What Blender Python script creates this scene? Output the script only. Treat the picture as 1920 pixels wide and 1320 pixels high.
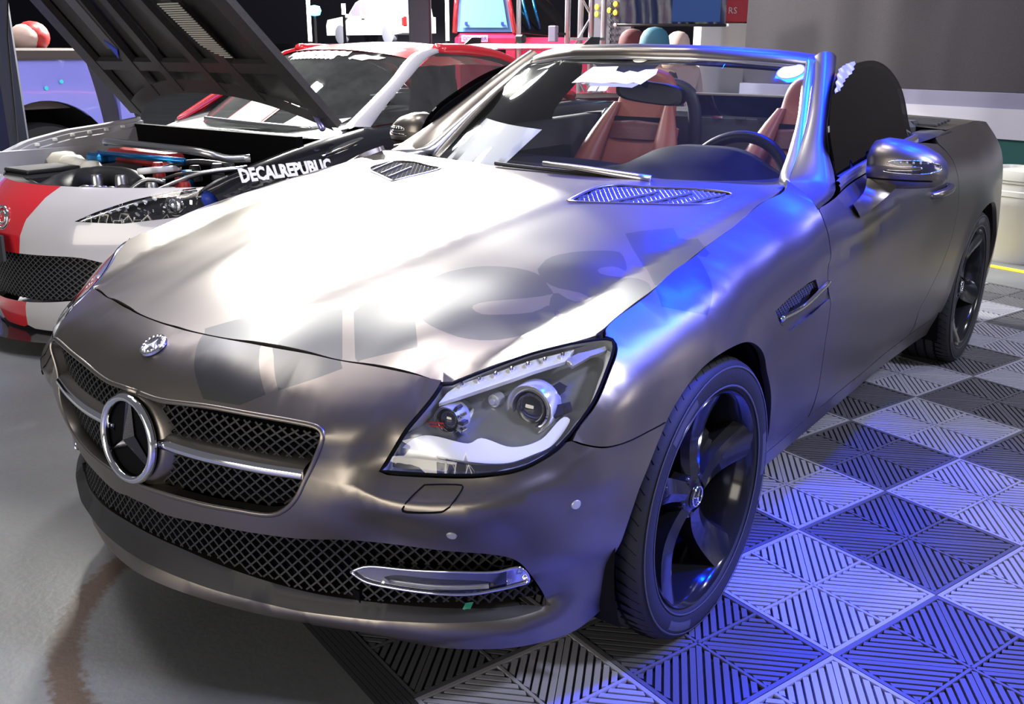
import bpy, bmesh, math, random, mathutils
import numpy as np
random.seed(7); np.random.seed(7)
for _o in list(bpy.data.objects): bpy.data.objects.remove(_o)
SC = bpy.context.scene
# ---------------------------------------------------------------- camera
CAM_C = (1.64529, -0.93191, 1.25484)
CAM_R = ((0.8005241567, 0.5992936744, 0.0028576895), (0.1847706771, -0.2422711687, -0.9524518244), (-0.5701060177, 0.7629887107, -0.3046758210))
_cd = bpy.data.cameras.new('camera'); _cam = bpy.data.objects.new('camera', _cd); SC.collection.objects.link(_cam)
_r = CAM_R
_cam.matrix_world = mathutils.Matrix(((_r[0][0], -_r[1][0], -_r[2][0], CAM_C[0]), (_r[0][1], -_r[1][1], -_r[2][1], CAM_C[1]), (_r[0][2], -_r[1][2], -_r[2][2], CAM_C[2]), (0, 0, 0, 1)))
_cd.sensor_width = 36.0; _cd.lens = 1781.54 / 1920 * 36; _cd.clip_start = .05; _cd.clip_end = 200
SC.camera = _cam
# ---------------------------------------------------------------- look
SC.view_settings.view_transform = 'Standard'; SC.view_settings.look = 'None'; SC.view_settings.gamma = 1.0
SC.view_settings.use_curve_mapping = False; SC.view_settings.exposure = 0.0
# ---------------------------------------------------------------- the hall's light
W_ = bpy.data.worlds.new('hall'); SC.world = W_; W_.use_nodes = True
W_.node_tree.nodes['Background'].inputs[0].default_value = (.86, .87, 1, 1); W_.node_tree.nodes['Background'].inputs[1].default_value = .15
def lamp(name, kind, loc, target, energy, col=(1, 1, 1), size=.3, spot=60, blend=.4, size_y=None):
    d = bpy.data.lights.new(name, kind); d.energy = energy; d.color = col
    if kind == 'AREA':
        d.size = size
        if size_y: d.shape = 'RECTANGLE'; d.size_y = size_y
    elif kind == 'SPOT': d.spot_size = math.radians(spot); d.spot_blend = blend; d.shadow_soft_size = size
    else: d.shadow_soft_size = size
    o = bpy.data.objects.new(name, d); SC.collection.objects.link(o); o.location = loc
    o.rotation_euler = (mathutils.Vector(target) - mathutils.Vector(loc)).to_track_quat('-Z', 'Y').to_euler(); return o
lamp('flood_lamp', 'AREA', (-5.5, 6.0, 3.55), (-.2, 1.0, .6), 1150, (1, .985, .92), .34)
lamp('flood_lamp', 'AREA', (-6.3, 5.3, 3.35), (-.4, .8, .6), 800, (1, .985, .92), .30)
lamp('flood_lamp', 'AREA', (-6.2, 8.6, 3.6), (-.2, 1.2, .8), 700, (1, .985, .92), .34)
lamp('flood_lamp', 'AREA', (-5.3, 3.55, 4.4), (-2.2, 2.0, .7), 260, (1, .985, .92), .36)
lamp('truss_lamp', 'AREA', (-.75, 1.45, 4.8), (-1.0, .5, 0), 75, (1, .96, .93), .4)
for _p, _t, _e, _c in (((2.9, 3.0, 3.9), (.86, .72, .74), 3200, 30), ((1.5, 3.45, 4.1), (.78, 1.2, .86), 1500, 30), ((.15, 3.5, 4.15), (.66, 2.0, 1.15), 1300, 27), ((1.55, 2.2, 4.2), (.66, 1.85, 1.05), 1500, 24)):
    lamp('blue_lamp', 'SPOT', _p, _t, _e, (.0, .022, 1), .20, _c, .5)
lamp('blue_wash', 'AREA', (3.4, 2.6, 4.4), (1.5, .9, 0), 26, (.02, .06, 1), .4)
lamp('lilac_lamp', 'AREA', (4.8, 1.6, 4.8), (2.4, 1.2, 0), 330, (.70, .74, 1), .6)
lamp('booth_lamp', 'AREA', (.4, -6.4, 1.7), (.6, .5, .9), 300, (1, .92, .80), 6.0, size_y=2.2)
lamp('truss_lamp', 'AREA', (-1.9, -.1, 4.6), (-.2, .2, .6), 40, (1, .92, .84), 1.0)
lamp('side_lamp', 'AREA', (7.5, 5.0, 2.2), (1.0, 1.4, .6), 230, (1, .95, .88), 3.4, size_y=1.1)
lamp('hall_lamp', 'AREA', (-5.0, 1.0, 6.5), (-3.4, 1.6, 0), 190, (.95, .93, 1), 2.2)
lamp('screen_fill', 'AREA', (3.8, 5.0, 4.6), (-1.0, 7.0, 1.5), 110, (.93, .92, 1), .8)  # unseen fill added to lighten the dark screen evenly
lamp('blue_lamp', 'SPOT', (-1.3, 6.4, 4.5), (.66, .9, .8), 650, (.0, .022, 1), .20, 24, .5)
lamp('truck_fill', 'SPOT', (-22, 22, 7), (-28, 29.5, 2), 26000, (1, 1, 1), .5, 40, .5)  # unseen spot added to brighten the far white pickup

# ---------------------------------------------------------------- materials
MAT = {}
def mat(name, col, rough=.5, metal=0., spec=.5, coat=0., trans=0., ior=1.45, emit=None, es=0., alpha=1., noise=None, bump=None, coat_r=.05):
    m = bpy.data.materials.new(name); m.use_nodes = True; nt = m.node_tree; b = nt.nodes['Principled BSDF']
    b.inputs['Base Color'].default_value = (*col, 1); b.inputs['Roughness'].default_value = rough; b.inputs['Metallic'].default_value = metal
    b.inputs['Specular IOR Level'].default_value = spec; b.inputs['Coat Weight'].default_value = coat; b.inputs['Coat Roughness'].default_value = coat_r
    b.inputs['Transmission Weight'].default_value = trans; b.inputs['IOR'].default_value = ior; b.inputs['Alpha'].default_value = alpha
    if emit: b.inputs['Emission Color'].default_value = (*emit, 1); b.inputs['Emission Strength'].default_value = es
    if noise:                                   # (scale, amount, detail)
        tc = nt.nodes.new('ShaderNodeTexCoord'); n = nt.nodes.new('ShaderNodeTexNoise'); n.inputs['Scale'].default_value = noise[0]; n.inputs['Detail'].default_value = noise[2] if len(noise) > 2 else 4
        mx = nt.nodes.new('ShaderNodeMix'); mx.data_type = 'RGBA'; nt.links.new(tc.outputs['Object'], n.inputs['Vector'])
        a = noise[1]; mx.inputs['A'].default_value = (*[c * (1 - a) for c in col], 1); mx.inputs['B'].default_value = (*[min(1, c * (1 + a)) for c in col], 1)
        nt.links.new(n.outputs['Fac'], mx.inputs['Factor']); nt.links.new(mx.outputs['Result'], b.inputs['Base Color'])
    if bump:                                    # (scale, strength)
        tc = nt.nodes.new('ShaderNodeTexCoord'); n = nt.nodes.new('ShaderNodeTexNoise'); n.inputs['Scale'].default_value = bump[0]; n.inputs['Detail'].default_value = 3
        bp = nt.nodes.new('ShaderNodeBump'); bp.inputs['Strength'].default_value = bump[1]; bp.inputs['Distance'].default_value = .01
        nt.links.new(tc.outputs['Object'], n.inputs['Vector']); nt.links.new(n.outputs['Fac'], bp.inputs['Height']); nt.links.new(bp.outputs['Normal'], b.inputs['Normal'])
    MAT[name] = m; return m
def glassy(name, tint, refl=.06, rough=.02, dust=0.0):
    """thin pane: tinted see-through with a mirror coat that grows at grazing angles"""
    m = bpy.data.materials.new(name); m.use_nodes = True; nt = m.node_tree; nt.nodes.clear()
    o = nt.nodes.new('ShaderNodeOutputMaterial'); t = nt.nodes.new('ShaderNodeBsdfTransparent'); g = nt.nodes.new('ShaderNodeBsdfGlossy'); mx = nt.nodes.new('ShaderNodeMixShader'); f = nt.nodes.new('ShaderNodeLayerWeight'); pw = nt.nodes.new('ShaderNodeMath'); ma = nt.nodes.new('ShaderNodeMath')
    t.inputs['Color'].default_value = (*tint, 1); g.inputs['Roughness'].default_value = rough; g.inputs['Color'].default_value = (1, 1, 1, 1); f.inputs['Blend'].default_value = .5; pw.operation = 'POWER'; pw.inputs[1].default_value = 5.0; ma.operation = 'MULTIPLY_ADD'; ma.inputs[1].default_value = 1 - refl; ma.inputs[2].default_value = refl; nt.links.new(f.outputs['Facing'], pw.inputs[0]); nt.links.new(pw.outputs[0], ma.inputs[0])
    nt.links.new(ma.outputs[0], mx.inputs[0]); nt.links.new(t.outputs[0], mx.inputs[1]); nt.links.new(g.outputs[0], mx.inputs[2]); nt.links.new(mx.outputs[0], o.inputs[0])
    if dust:                                    # fine dust on the pane
        d = nt.nodes.new('ShaderNodeBsdfDiffuse'); d.inputs['Color'].default_value = (.75, .78, .76, 1); m2 = nt.nodes.new('ShaderNodeMixShader'); tc = nt.nodes.new('ShaderNodeTexCoord'); n = nt.nodes.new('ShaderNodeTexNoise'); n.inputs['Scale'].default_value = 7; n.inputs['Detail'].default_value = 10; n.inputs['Roughness'].default_value = .7
        k = nt.nodes.new('ShaderNodeMath'); k.operation = 'MULTIPLY'; k.inputs[1].default_value = dust * 2; nt.links.new(tc.outputs['Object'], n.inputs['Vector']); nt.links.new(n.outputs['Fac'], k.inputs[0]); nt.links.new(k.outputs[0], m2.inputs[0]); nt.links.new(mx.outputs[0], m2.inputs[1]); nt.links.new(d.outputs[0], m2.inputs[2]); nt.links.new(m2.outputs[0], o.inputs[0])
    MAT[name] = m; return m
mat('paint', (.20, .181, .163), .34, .92)
mat('decal', (.115, .115, .110), .33, .88)
mat('black', (.012, .012, .014), .45); mat('black_gloss', (.008, .008, .010), .12, 0, .6); mat('void', (.004, .004, .005), .9, 0, .1)
mat('plastic', (.02, .02, .022), .55, 0, .4); mat('plastic2', (.045, .045, .05), .5)
mat('chrome', (.82, .82, .84), .08, 1.); mat('satin', (.62, .6, .57), .28, 1.); mat('dark_chrome', (.2, .2, .22), .15, 1.)
mat('rubber', (.018, .018, .02), .62, 0, .35, bump=(90, .05)); mat('rubber_worn', (.055, .055, .06), .6)
mat('rim', (.010, .010, .012), .14, .0, .45, coat=.15); mat('rim2', (.03, .03, .033), .3, .4)
mat('leather', (.26, .070, .045), .45, 0, .45, bump=(140, .06)); mat('leather_dark', (.10, .024, .026), .5, bump=(140, .06))
mat('interior', (.002, .0022, .003), .8, 0, .15); mat('interior2', (.05, .055, .06), .6)
mat('white', (.85, .85, .83), .4); mat('paper', (.9, .9, .88), .7); mat('cream', (.85, .83, .62), .5); mat('sticker', (.9, .9, .9), .35); mat('sticker_grey', (.3, .32, .36), .5)
mat('lamp_silver', (.86, .87, .88), .22, .75); mat('lamp_grey', (.52, .53, .54), .35, .5); mat('lamp_bowl', (.42, .425, .43), .25, .7); mat('lamp_white', (.92, .93, .95), .25, .1); mat('lamp_dark', (.03, .03, .035), .15, 0, .6); mat('red', (.6, .02, .03), .4); mat('amber', (.7, .3, .05), .3)
mat('green_tape', (.02, .22, .12), .6); mat('steel', (.5, .5, .5), .3, 1.)
glassy('glass', (.66, .68, .71), .04, dust=.006); glassy('lens', (.93, .94, .95), .055); glassy('tint', (.03, .032, .035), .025)
mat('ball', (.02, .02, .03), .04, 0, .9, coat=1.)
mat('foil', (.55, .53, .55), .35, .3)
mat('red_paint', (.55, .02, .03), .18, 0, .5, coat=.8); mat('white_paint', (.50, .49, .51), .2, 0, .5, coat=.8); mat('black_paint', (.010, .010, .014), .10, 0, .6, coat=1.)
mat('stripe', (.10, .095, .10), .35); mat('carbon', (.045, .043, .045), .42, 0, .4, noise=(60, .35)); mat('mesh_metal', (.62, .60, .54), .5, .2)
mat('alu', (.55, .55, .56), .3, 1.); mat('blue_anod', (.02, .2, .5), .25, .8); mat('red_plastic', (.35, .02, .02), .4); mat('cream_cast', (.62, .60, .50), .5); mat('lilac_pipe', (.32, .30, .62), .25, .7); mat('rail_paint', (.34, .34, .37), .4)
mat('lilac_lit_paint', (.27, .28, .80), .22, 0, .5, coat=.7); mat('brown_dark', (.07, .055, .05), .7); mat('navy', (.008, .012, .03), .55); mat('seat_brown', (.10, .075, .065), .8)  # left pickup: the blue-lilac light on its paint is put into the colour
mat('screen_dark', (.050, .046, .052), .9, 0, .1, noise=(160, .3)); mat('fascia_lilac', (.20, .195, .28), .6); mat('fascia_white', (.44, .43, .50), .6); mat('green_skirt', (.010, .075, .072), .7); mat('bin_white', (.52, .51, .46), .35); mat('yellow', (.85, .65, .03), .5)
mat('truss', (.42, .41, .44), .35, .8); mat('banner', (.006, .012, .05), .25, 0, .6, bump=(9, .25)); mat('banner2', (.02, .06, .2), .3, bump=(6, .2)); mat('sign_red', (.36, .03, .05), .5); mat('sign_grey', (.5, .5, .5), .6)
mat('led', (1, 1, 1), .3, emit=(1, 1, 1), es=9.); mat('cyan_led', (.1, .8, 1), .3, emit=(.05, .75, 1.), es=14.)
mat('ice_glass', (.16, .32, .62), .12, .1, .7); mat('pink_red', (.62, .03, .09), .2, coat=.7); mat('decal_pink', (.8, .55, .75), .5); mat('decal_purple', (.16, .10, .35), .5)
mat('skin', (.42, .25, .18), .55); mat('cap_maroon', (.07, .012, .016), .8); mat('cap_teal', (.02, .10, .15), .75); mat('cap_green', (.06, .26, .22), .75); mat('cloth_beige', (.42, .32, .28), .8); mat('cloth_dark', (.03, .03, .035), .85); mat('cloth_maroon', (.2, .03, .04), .85)
mat('yellow_pot', (.75, .55, .04), .5); mat('wall_dark', (.035, .034, .045), .8); mat('wall_far', (.10, .09, .12), .8); mat('chrome_leaf', (.7, .7, .72), .12, 1.)
mat('tile_dark', (.085, .085, .095), .42, 0, .5, bump=(220, .04)); mat('tile_light', (.30, .30, .335), .38, 0, .5, bump=(220, .04)); mat('tile_edge', (.028, .028, .033), .5)
glassy('cab_glass', (.10, .11, .11), .09, dust=.045); mat('blue_print', (.03, .08, .6), .4)
# concrete: cloudy grey with scuffs and one brown ring with a ragged edge
def concrete():
    m = bpy.data.materials.new('concrete'); m.use_nodes = True; nt = m.node_tree; b = nt.nodes['Principled BSDF']; N = nt.nodes.new; Lk = nt.links.new
    tc = N('ShaderNodeTexCoord'); n1 = N('ShaderNodeTexNoise'); n1.inputs['Scale'].default_value = 1.3; n1.inputs['Detail'].default_value = 8; n2 = N('ShaderNodeTexNoise'); n2.inputs['Scale'].default_value = 60; n2.inputs['Detail'].default_value = 4
    Lk(tc.outputs['Object'], n1.inputs['Vector']); Lk(tc.outputs['Object'], n2.inputs['Vector'])
    r1 = N('ShaderNodeValToRGB'); r1.color_ramp.elements[0].position = .3; r1.color_ramp.elements[0].color = (.12, .125, .132, 1); r1.color_ramp.elements[1].position = .75; r1.color_ramp.elements[1].color = (.215, .222, .225, 1); Lk(n1.outputs['Fac'], r1.inputs[0])
    mx = N('ShaderNodeMix'); mx.data_type = 'RGBA'; mx.blend_type = 'MULTIPLY'; mx.inputs['Factor'].default_value = .25; Lk(r1.outputs[0], mx.inputs['A']); Lk(n2.outputs['Color'], mx.inputs['B'])
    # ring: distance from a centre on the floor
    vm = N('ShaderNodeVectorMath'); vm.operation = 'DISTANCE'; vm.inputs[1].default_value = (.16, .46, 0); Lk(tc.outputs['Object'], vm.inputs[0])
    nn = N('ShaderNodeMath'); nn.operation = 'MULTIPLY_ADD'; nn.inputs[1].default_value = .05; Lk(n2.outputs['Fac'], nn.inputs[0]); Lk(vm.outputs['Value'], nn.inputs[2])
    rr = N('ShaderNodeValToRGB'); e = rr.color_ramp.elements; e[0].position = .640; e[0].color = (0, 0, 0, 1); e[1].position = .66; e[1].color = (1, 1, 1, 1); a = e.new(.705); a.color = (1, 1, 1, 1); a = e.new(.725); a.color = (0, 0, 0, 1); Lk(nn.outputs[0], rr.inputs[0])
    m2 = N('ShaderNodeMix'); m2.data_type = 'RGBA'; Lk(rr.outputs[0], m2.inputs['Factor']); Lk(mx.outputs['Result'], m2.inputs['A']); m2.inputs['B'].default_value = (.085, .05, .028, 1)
    Lk(m2.outputs['Result'], b.inputs['Base Color']); b.inputs['Roughness'].default_value = .42
    bp = N('ShaderNodeBump'); bp.inputs['Strength'].default_value = .08; bp.inputs['Distance'].default_value = .01; Lk(n2.outputs['Fac'], bp.inputs['Height']); Lk(bp.outputs['Normal'], b.inputs['Normal']); MAT['concrete'] = m
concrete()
mat('cyan_paint', (.05, .7, .8), .3); mat('truck_white', (.9, .9, .92), .5); mat('truck_glass', (.28, .25, .38), .2); mat('truck_grey', (.2, .2, .24), .5)

# ---------------------------------------------------------------- smooth surfaces of the coupe's skin
class RBF:
    """thin plate interpolation of a value over two coordinates"""
    def __init__(s, P, V, lam=2e-4, sc=(1.0, 1.0)):
        s.sc = np.array(sc); s.P = np.asarray(P, float) * s.sc; V = np.asarray(V, float)
        n = len(s.P); K = s.phi(s.P, s.P) + np.diag(np.broadcast_to(lam, n))
        A = np.c_[np.ones(n), s.P]
        M = np.block([[K, A], [A.T, np.zeros((3, 3))]])
        s.w = np.linalg.lstsq(M, np.r_[V, 0, 0, 0], rcond=None)[0]
    @staticmethod
    def phi(a, b):
        r2 = ((a[:, None, :] - b[None]) ** 2).sum(-1)
        return r2 * np.log(r2 + 1e-12) * .5
    def __call__(s, Q):
        Q = np.atleast_2d(np.asarray(Q, float)) * s.sc; out = []
        for i in range(0, len(Q), 4000):
            q = Q[i:i + 4000]
            out.append(s.phi(q, s.P) @ s.w[:-3] + np.c_[np.ones(len(q)), q] @ s.w[-3:])
        return np.concatenate(out)

def catmull(P, n):
    """resample a polyline smoothly (centripetal enough) to n points, open"""
    P = np.asarray(P, float); d = np.r_[0, np.cumsum(np.sqrt(np.linalg.norm(np.diff(P, axis=0), axis=1)) + 1e-9)]
    m = np.zeros_like(P); m[1:-1] = (P[2:] - P[:-2]) / (d[2:] - d[:-2])[:, None]
    m[0] = (P[1] - P[0]) / (d[1] - d[0]); m[-1] = (P[-1] - P[-2]) / (d[-1] - d[-2])
    t = np.linspace(0, d[-1], n); i = np.clip(np.searchsorted(d, t, 'right') - 1, 0, len(P) - 2)
    h = (d[i + 1] - d[i])[:, None]; s = ((t - d[i])[:, None]) / h
    return ((2*s**3-3*s**2+1)*P[i] + (s**3-2*s**2+s)*h*m[i] + (-2*s**3+3*s**2)*P[i+1] + (s**3-s**2)*h*m[i+1])

REFP = [(0,0),(.2,.025),(.4,.095),(.55,.155),(.65,.205),(.73,.27),(.79,.35),(.835,.45),(.86,.6),(.872,.83),(.865,1.2),(.865,1.6),(.87,2.2),
        (.88,2.8),(.885,3.2),(.87,3.6),(.82,3.9),(.7,4.05),(.4,4.12),(0,4.13)]
_h = catmull([(-x, y) for x, y in REFP[2:0:-1]] + REFP, 6000)
_k = int(np.argmin(np.abs(_h[:1500, 0]))); _ref = _h[_k:].copy(); _ref[0, 0] = 0
_ref = catmull(np.r_[[[-_ref[60,0], _ref[60,1]]], _ref[::60], _ref[-1:]], 6000)
_k = int(np.argmin(np.abs(_ref[:1500, 0]))); _ref = _ref[_k:]; _ref[0, 0] = 0.
_s = np.r_[0, np.cumsum(np.linalg.norm(np.diff(_ref, axis=0), axis=1))]
SMAX = _s[-1]
_t = np.gradient(_ref, _s, axis=0); _n = np.c_[_t[:, 1], -_t[:, 0]]; _n /= np.linalg.norm(_n, axis=1)[:, None]
_n[0] = (0, -1)
for _i in range(3):                      # soften the normals a little
    _kk = np.hanning(401); _kk /= _kk.sum()
    _np = np.r_[_n[1:201][::-1] * [-1, 1], _n, np.repeat(_n[-1:], 200, 0)]
    _n = np.stack([np.convolve(_np[:, j], _kk, 'valid') for j in (0, 1)], 1); _n /= np.linalg.norm(_n, axis=1)[:, None]

def ref_at(u):
    u = np.asarray(u, float); a = np.abs(u); sg = np.where(u < 0, -1., 1.)
    return (np.stack([np.interp(a, _s, _ref[:, 0]) * sg, np.interp(a, _s, _ref[:, 1])], -1),
            np.stack([np.interp(a, _s, _n[:, 0]) * sg, np.interp(a, _s, _n[:, 1])], -1))

def to_ud(P):
    """plan position -> (u, offset) : nearest foot along the softened normals"""
    P = np.atleast_2d(P)[:, :2]; sg = np.where(P[:, 0] < 0, -1., 1.); Q = np.abs(P * [1, 0]) + P * [0, 1]
    best = np.zeros(len(Q)); R = _ref[::8]; S8 = _s[::8]; N8 = _n[::8]; off = np.zeros(len(Q))
    for i, q in enumerate(Q):
        w = q - R; al = (w * N8).sum(1); pr = np.linalg.norm(w - al[:, None] * N8, axis=1)
        pr = pr + 0.02 * np.abs(al); j = int(np.argmin(pr))
        lo, hi = max(0, 8 * j - 12), min(len(_s), 8 * j + 13)
        w = q - _ref[lo:hi]; al = (w * _n[lo:hi]).sum(1); pr = np.linalg.norm(w - al[:, None] * _n[lo:hi], axis=1)
        j = int(np.argmin(pr)); best[i] = _s[lo + j]; off[i] = al[j]
    return best * sg, off

# measured points of the flank and nose skin (x out, y back, z up)
SKIN = np.array([
 # nose, centre outward, going up
 (0,.035,.17),(0,.005,.235),(0,.008,.30),(0,.006,.36),(0,.0,.42),(0,.006,.52),(0,.024,.615),(0,.048,.655),(0,.084,.693),(0,.14,.716),
 (.2,.075,.17),(.19,.03,.235),(.2,.034,.36),(.2,.026,.42),(.2,.03,.52),(.2,.045,.62),(.2,.075,.66),(.2,.115,.695),(.2,.165,.716),
 (.44,.16,.17),(.382,.084,.238),(.40,.1,.30),(.40,.1,.37),(.4,.086,.43),(.4,.085,.52),(.38,.090,.62),(.38,.125,.655),(.38,.165,.682),(.388,.221,.704),
 (.47,.112,.43),(.475,.112,.52),(.462,.108,.60),(.49,.165,.645),(.5,.205,.665),
 (.517,.148,.238),(.53,.162,.30),(.53,.166,.385),(.535,.162,.43),(.521,.118,.515),(.535,.165,.555),(.545,.175,.60),(.555,.21,.64),(.572,.285,.681),
 (.586,.217,.17),(.65,.238,.24),(.655,.235,.30),(.65,.226,.385),(.634,.178,.47),(.634,.174,.50),(.617,.192,.535),(.64,.235,.60),(.65,.31,.66),(.645,.375,.708),
 (.672,.272,.17),(.72,.312,.24),(.715,.275,.385),(.70,.215,.47),(.70,.213,.508),(.69,.228,.548),(.70,.27,.60),(.71,.35,.66),(.705,.43,.725),
 (.743,.346,.17),(.76,.375,.245),(.765,.355,.30),(.76,.305,.385),(.752,.265,.47),(.752,.265,.525),(.752,.275,.562),(.755,.335,.62),(.76,.41,.68),(.756,.505,.746),
 (.785,.43,.17),(.80,.445,.25),(.805,.42,.32),(.805,.37,.40),(.797,.342,.48),(.793,.337,.545),(.797,.342,.585),(.802,.41,.65),(.795,.47,.70),
 (.81,.52,.2),(.822,.49,.25),(.846,.486,.36),(.848,.455,.44),(.84,.415,.50),(.835,.41,.575),(.835,.45,.65),(.815,.51,.71),
 (.862,.516,.465),(.864,.516,.57),(.867,.60,.583),(.855,.57,.66),(.82,.58,.72),(.759,.576,.763),
 (.876,.745,.655),(.868,.69,.69),(.84,.68,.74),(.80,.675,.772),(.76,.674,.785),
 (.886,.84,.663),(.886,.83,.69),(.872,.83,.73),(.84,.83,.78),(.80,.83,.806),(.757,.83,.815),
 (.88,.93,.655),(.874,1.02,.62),(.876,.98,.70),(.858,.98,.76),(.82,.98,.815),(.752,.98,.84),
 (.858,1.09,.54),(.857,1.135,.476),(.85,1.167,.389),(.842,1.173,.303),(.825,1.18,.25),(.80,1.2,.2),
 (.868,1.15,.60),(.872,1.15,.70),(.858,1.16,.78),(.82,1.18,.845),(.742,1.18,.869),
 (.835,1.35,.28),(.80,1.35,.205),(.852,1.35,.36),(.864,1.35,.5),(.869,1.35,.62),(.874,1.36,.71),(.864,1.38,.79),(.83,1.4,.868),(.80,1.41,.893),(.731,1.361,.897),
 (.836,1.6,.287),(.80,1.6,.208),(.855,1.6,.4),(.866,1.6,.52),(.868,1.6,.64),(.872,1.6,.735),(.866,1.6,.79),(.838,1.6,.868),(.80,1.6,.905),(.760,1.6,.917),
 (.838,2.0,.292),(.80,2.0,.212),(.858,2.0,.4),(.868,2.0,.52),(.868,2.0,.65),(.873,2.0,.77),(.868,2.0,.815),(.84,2.0,.89),(.80,2.0,.935),(.772,2.0,.945),
 (.842,2.4,.30),(.80,2.4,.215),(.862,2.4,.4),(.872,2.4,.52),(.872,2.4,.66),(.875,2.4,.80),(.868,2.4,.85),(.84,2.4,.915),(.80,2.4,.955),(.770,2.4,.970),
 (.852,2.75,.30),(.81,2.75,.215),(.87,2.75,.42),(.88,2.75,.56),(.882,2.75,.7),(.876,2.75,.81),(.86,2.75,.87),(.83,2.75,.93),(.79,2.75,.972),
 (.885,3.05,.60),(.888,3.05,.7),(.88,3.05,.79),(.862,3.05,.86),(.826,3.05,.93),(.785,3.05,.982),
 (.895,3.3,.667),(.882,3.3,.772),(.858,3.3,.854),(.822,3.3,.925),(.782,3.3,.98),(.87,3.3,.5),
 (.88,3.6,.5),(.87,3.6,.65),(.858,3.6,.77),(.83,3.6,.86),(.79,3.6,.925),(.745,3.6,.965),
 (.82,3.9,.3),(.82,3.9,.5),(.81,3.9,.7),(.78,3.9,.85),(.71,3.9,.945),
 (.65,4.07,.3),(.65,4.08,.5),(.64,4.06,.75),(.62,4.02,.9),(.3,4.13,.3),(.3,4.13,.5),(.3,4.12,.75),(.3,4.06,.9),(0,4.13,.3),(0,4.14,.5),(0,4.12,.75),(0,4.08,.92),
])
_u, _d = to_ud(SKIN)
_zt = np.array([(0,.716),(.27,.716),(.45,.704),(.62,.690),(.70,.712),(.78,.728),(.87,.746),(.98,.763),(1.08,.785),(1.24,.815),(1.39,.84),(1.59,.869),(1.77,.897),(1.92,.915),(2.1,.925),(2.41,.945),(2.81,.965),(3.2,.978),(3.7,.982),(4.0,.968),(4.4,.94),(5.2,.92)])
def straighten(U):
    """height measured so that the shoulder line runs level"""
    U = np.atleast_2d(U); t = np.clip((U[:, 1] - .42) / .30, 0, 1); return np.c_[U[:, 0], U[:, 1] + (.9 - np.interp(np.abs(U[:, 0]), _zt[:, 0], _zt[:, 1])) * t * t * (3 - 2 * t)]
_m = (_u < .6) & (_u > .001); _w = _u > .62
WRAP_A = RBF(np.r_[np.c_[_u, SKIN[:, 2]], np.c_[-_u[_m], SKIN[_m, 2]]], np.r_[_d, _d[_m]], lam=np.where(np.r_[SKIN[:, 1], SKIN[_m, 1]] < .47, 4e-5, 3e-3), sc=(1., 2.2))
WRAP_B = RBF(straighten(np.c_[_u, SKIN[:, 2]])[_w], _d[_w], lam=np.where(SKIN[_w, 1] < .47, 2e-4, 2.5e-3), sc=(1., 2.4))
def WRAP(U):
    U = np.atleast_2d(U); au = np.abs(U[:, 0]); f = np.clip((au - .86) / .16, 0, 1); f = f * f * (3 - 2 * f); out = np.zeros(len(U))
    k = f < 1
    if k.any(): out[k] = (1 - f[k]) * WRAP_A(np.c_[au, U[:, 1]][k])
    k = f > 0
    if k.any(): out[k] += f[k] * WRAP_B(straighten(np.c_[au, U[:, 1]][k]))
    return out

def wrap(U):
    """(u, z) -> xyz on the flank / nose skin"""
    U = np.atleast_2d(np.asarray(U, float)); r, n = ref_at(U[:, 0]); d = WRAP(np.c_[np.abs(U[:, 0]), U[:, 1]])
    return np.c_[r + n * d[:, None], U[:, 1]]

HOODP = np.array([
 (0,.14,.717),(0,.3,.765),(0,.6,.822),(0,.85,.862),(0,1.2,.895),(0,1.38,.908),(0,1.6,.915),
 (.13,.15,.717),(.19,.4,.778),(.225,.582,.813),(.24,.72,.838),(.256,.853,.857),(.29,1.15,.886),(.33,1.45,.905),(.34,1.66,.917),
 (.264,.175,.716),(.328,.197,.710),(.388,.221,.703),(.454,.238,.699),(.52,.262,.691),(.572,.288,.681),
 (.36,.4,.757),(.4,.6,.793),(.44,.84,.836),(.48,1.1,.868),(.5,1.4,.895),(.5,1.64,.915),
 (.5,.35,.727),(.53,.5,.758),(.56,.75,.809),(.6,1.0,.848),(.62,1.3,.882),
 (.61,.42,.721),(.628,.555,.753),(.649,.682,.779),(.669,.834,.809),(.678,.995,.838),(.684,1.2,.866),(.688,1.4,.893),(.69,1.6,.916),
 (.645,.375,.708),(.705,.43,.726),(.756,.506,.746),(.759,.576,.763),(.76,.674,.785),(.758,.786,.807),(.755,.91,.83),(.747,1.056,.851),(.738,1.219,.875),(.731,1.361,.897),(.723,1.511,.917),(.72,1.6,.925)])
_hp = HOODP; _hm = _hp[:, 0] > .01
HOOD = RBF(np.r_[_hp[:, :2], _hp[_hm, :2] * [-1, 1]], np.r_[_hp[:, 2], _hp[_hm, 2]], lam=1e-5)
_icr = np.array([(.12,.14),(.19,.4),(.225,.582),(.256,.853),(.29,1.15),(.33,1.45),(.345,1.7)])
_ocr = np.array([(.565,.25),(.61,.42),(.628,.555),(.649,.682),(.669,.834),(.678,.995),(.684,1.2),(.688,1.4),(.69,1.6)])
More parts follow.
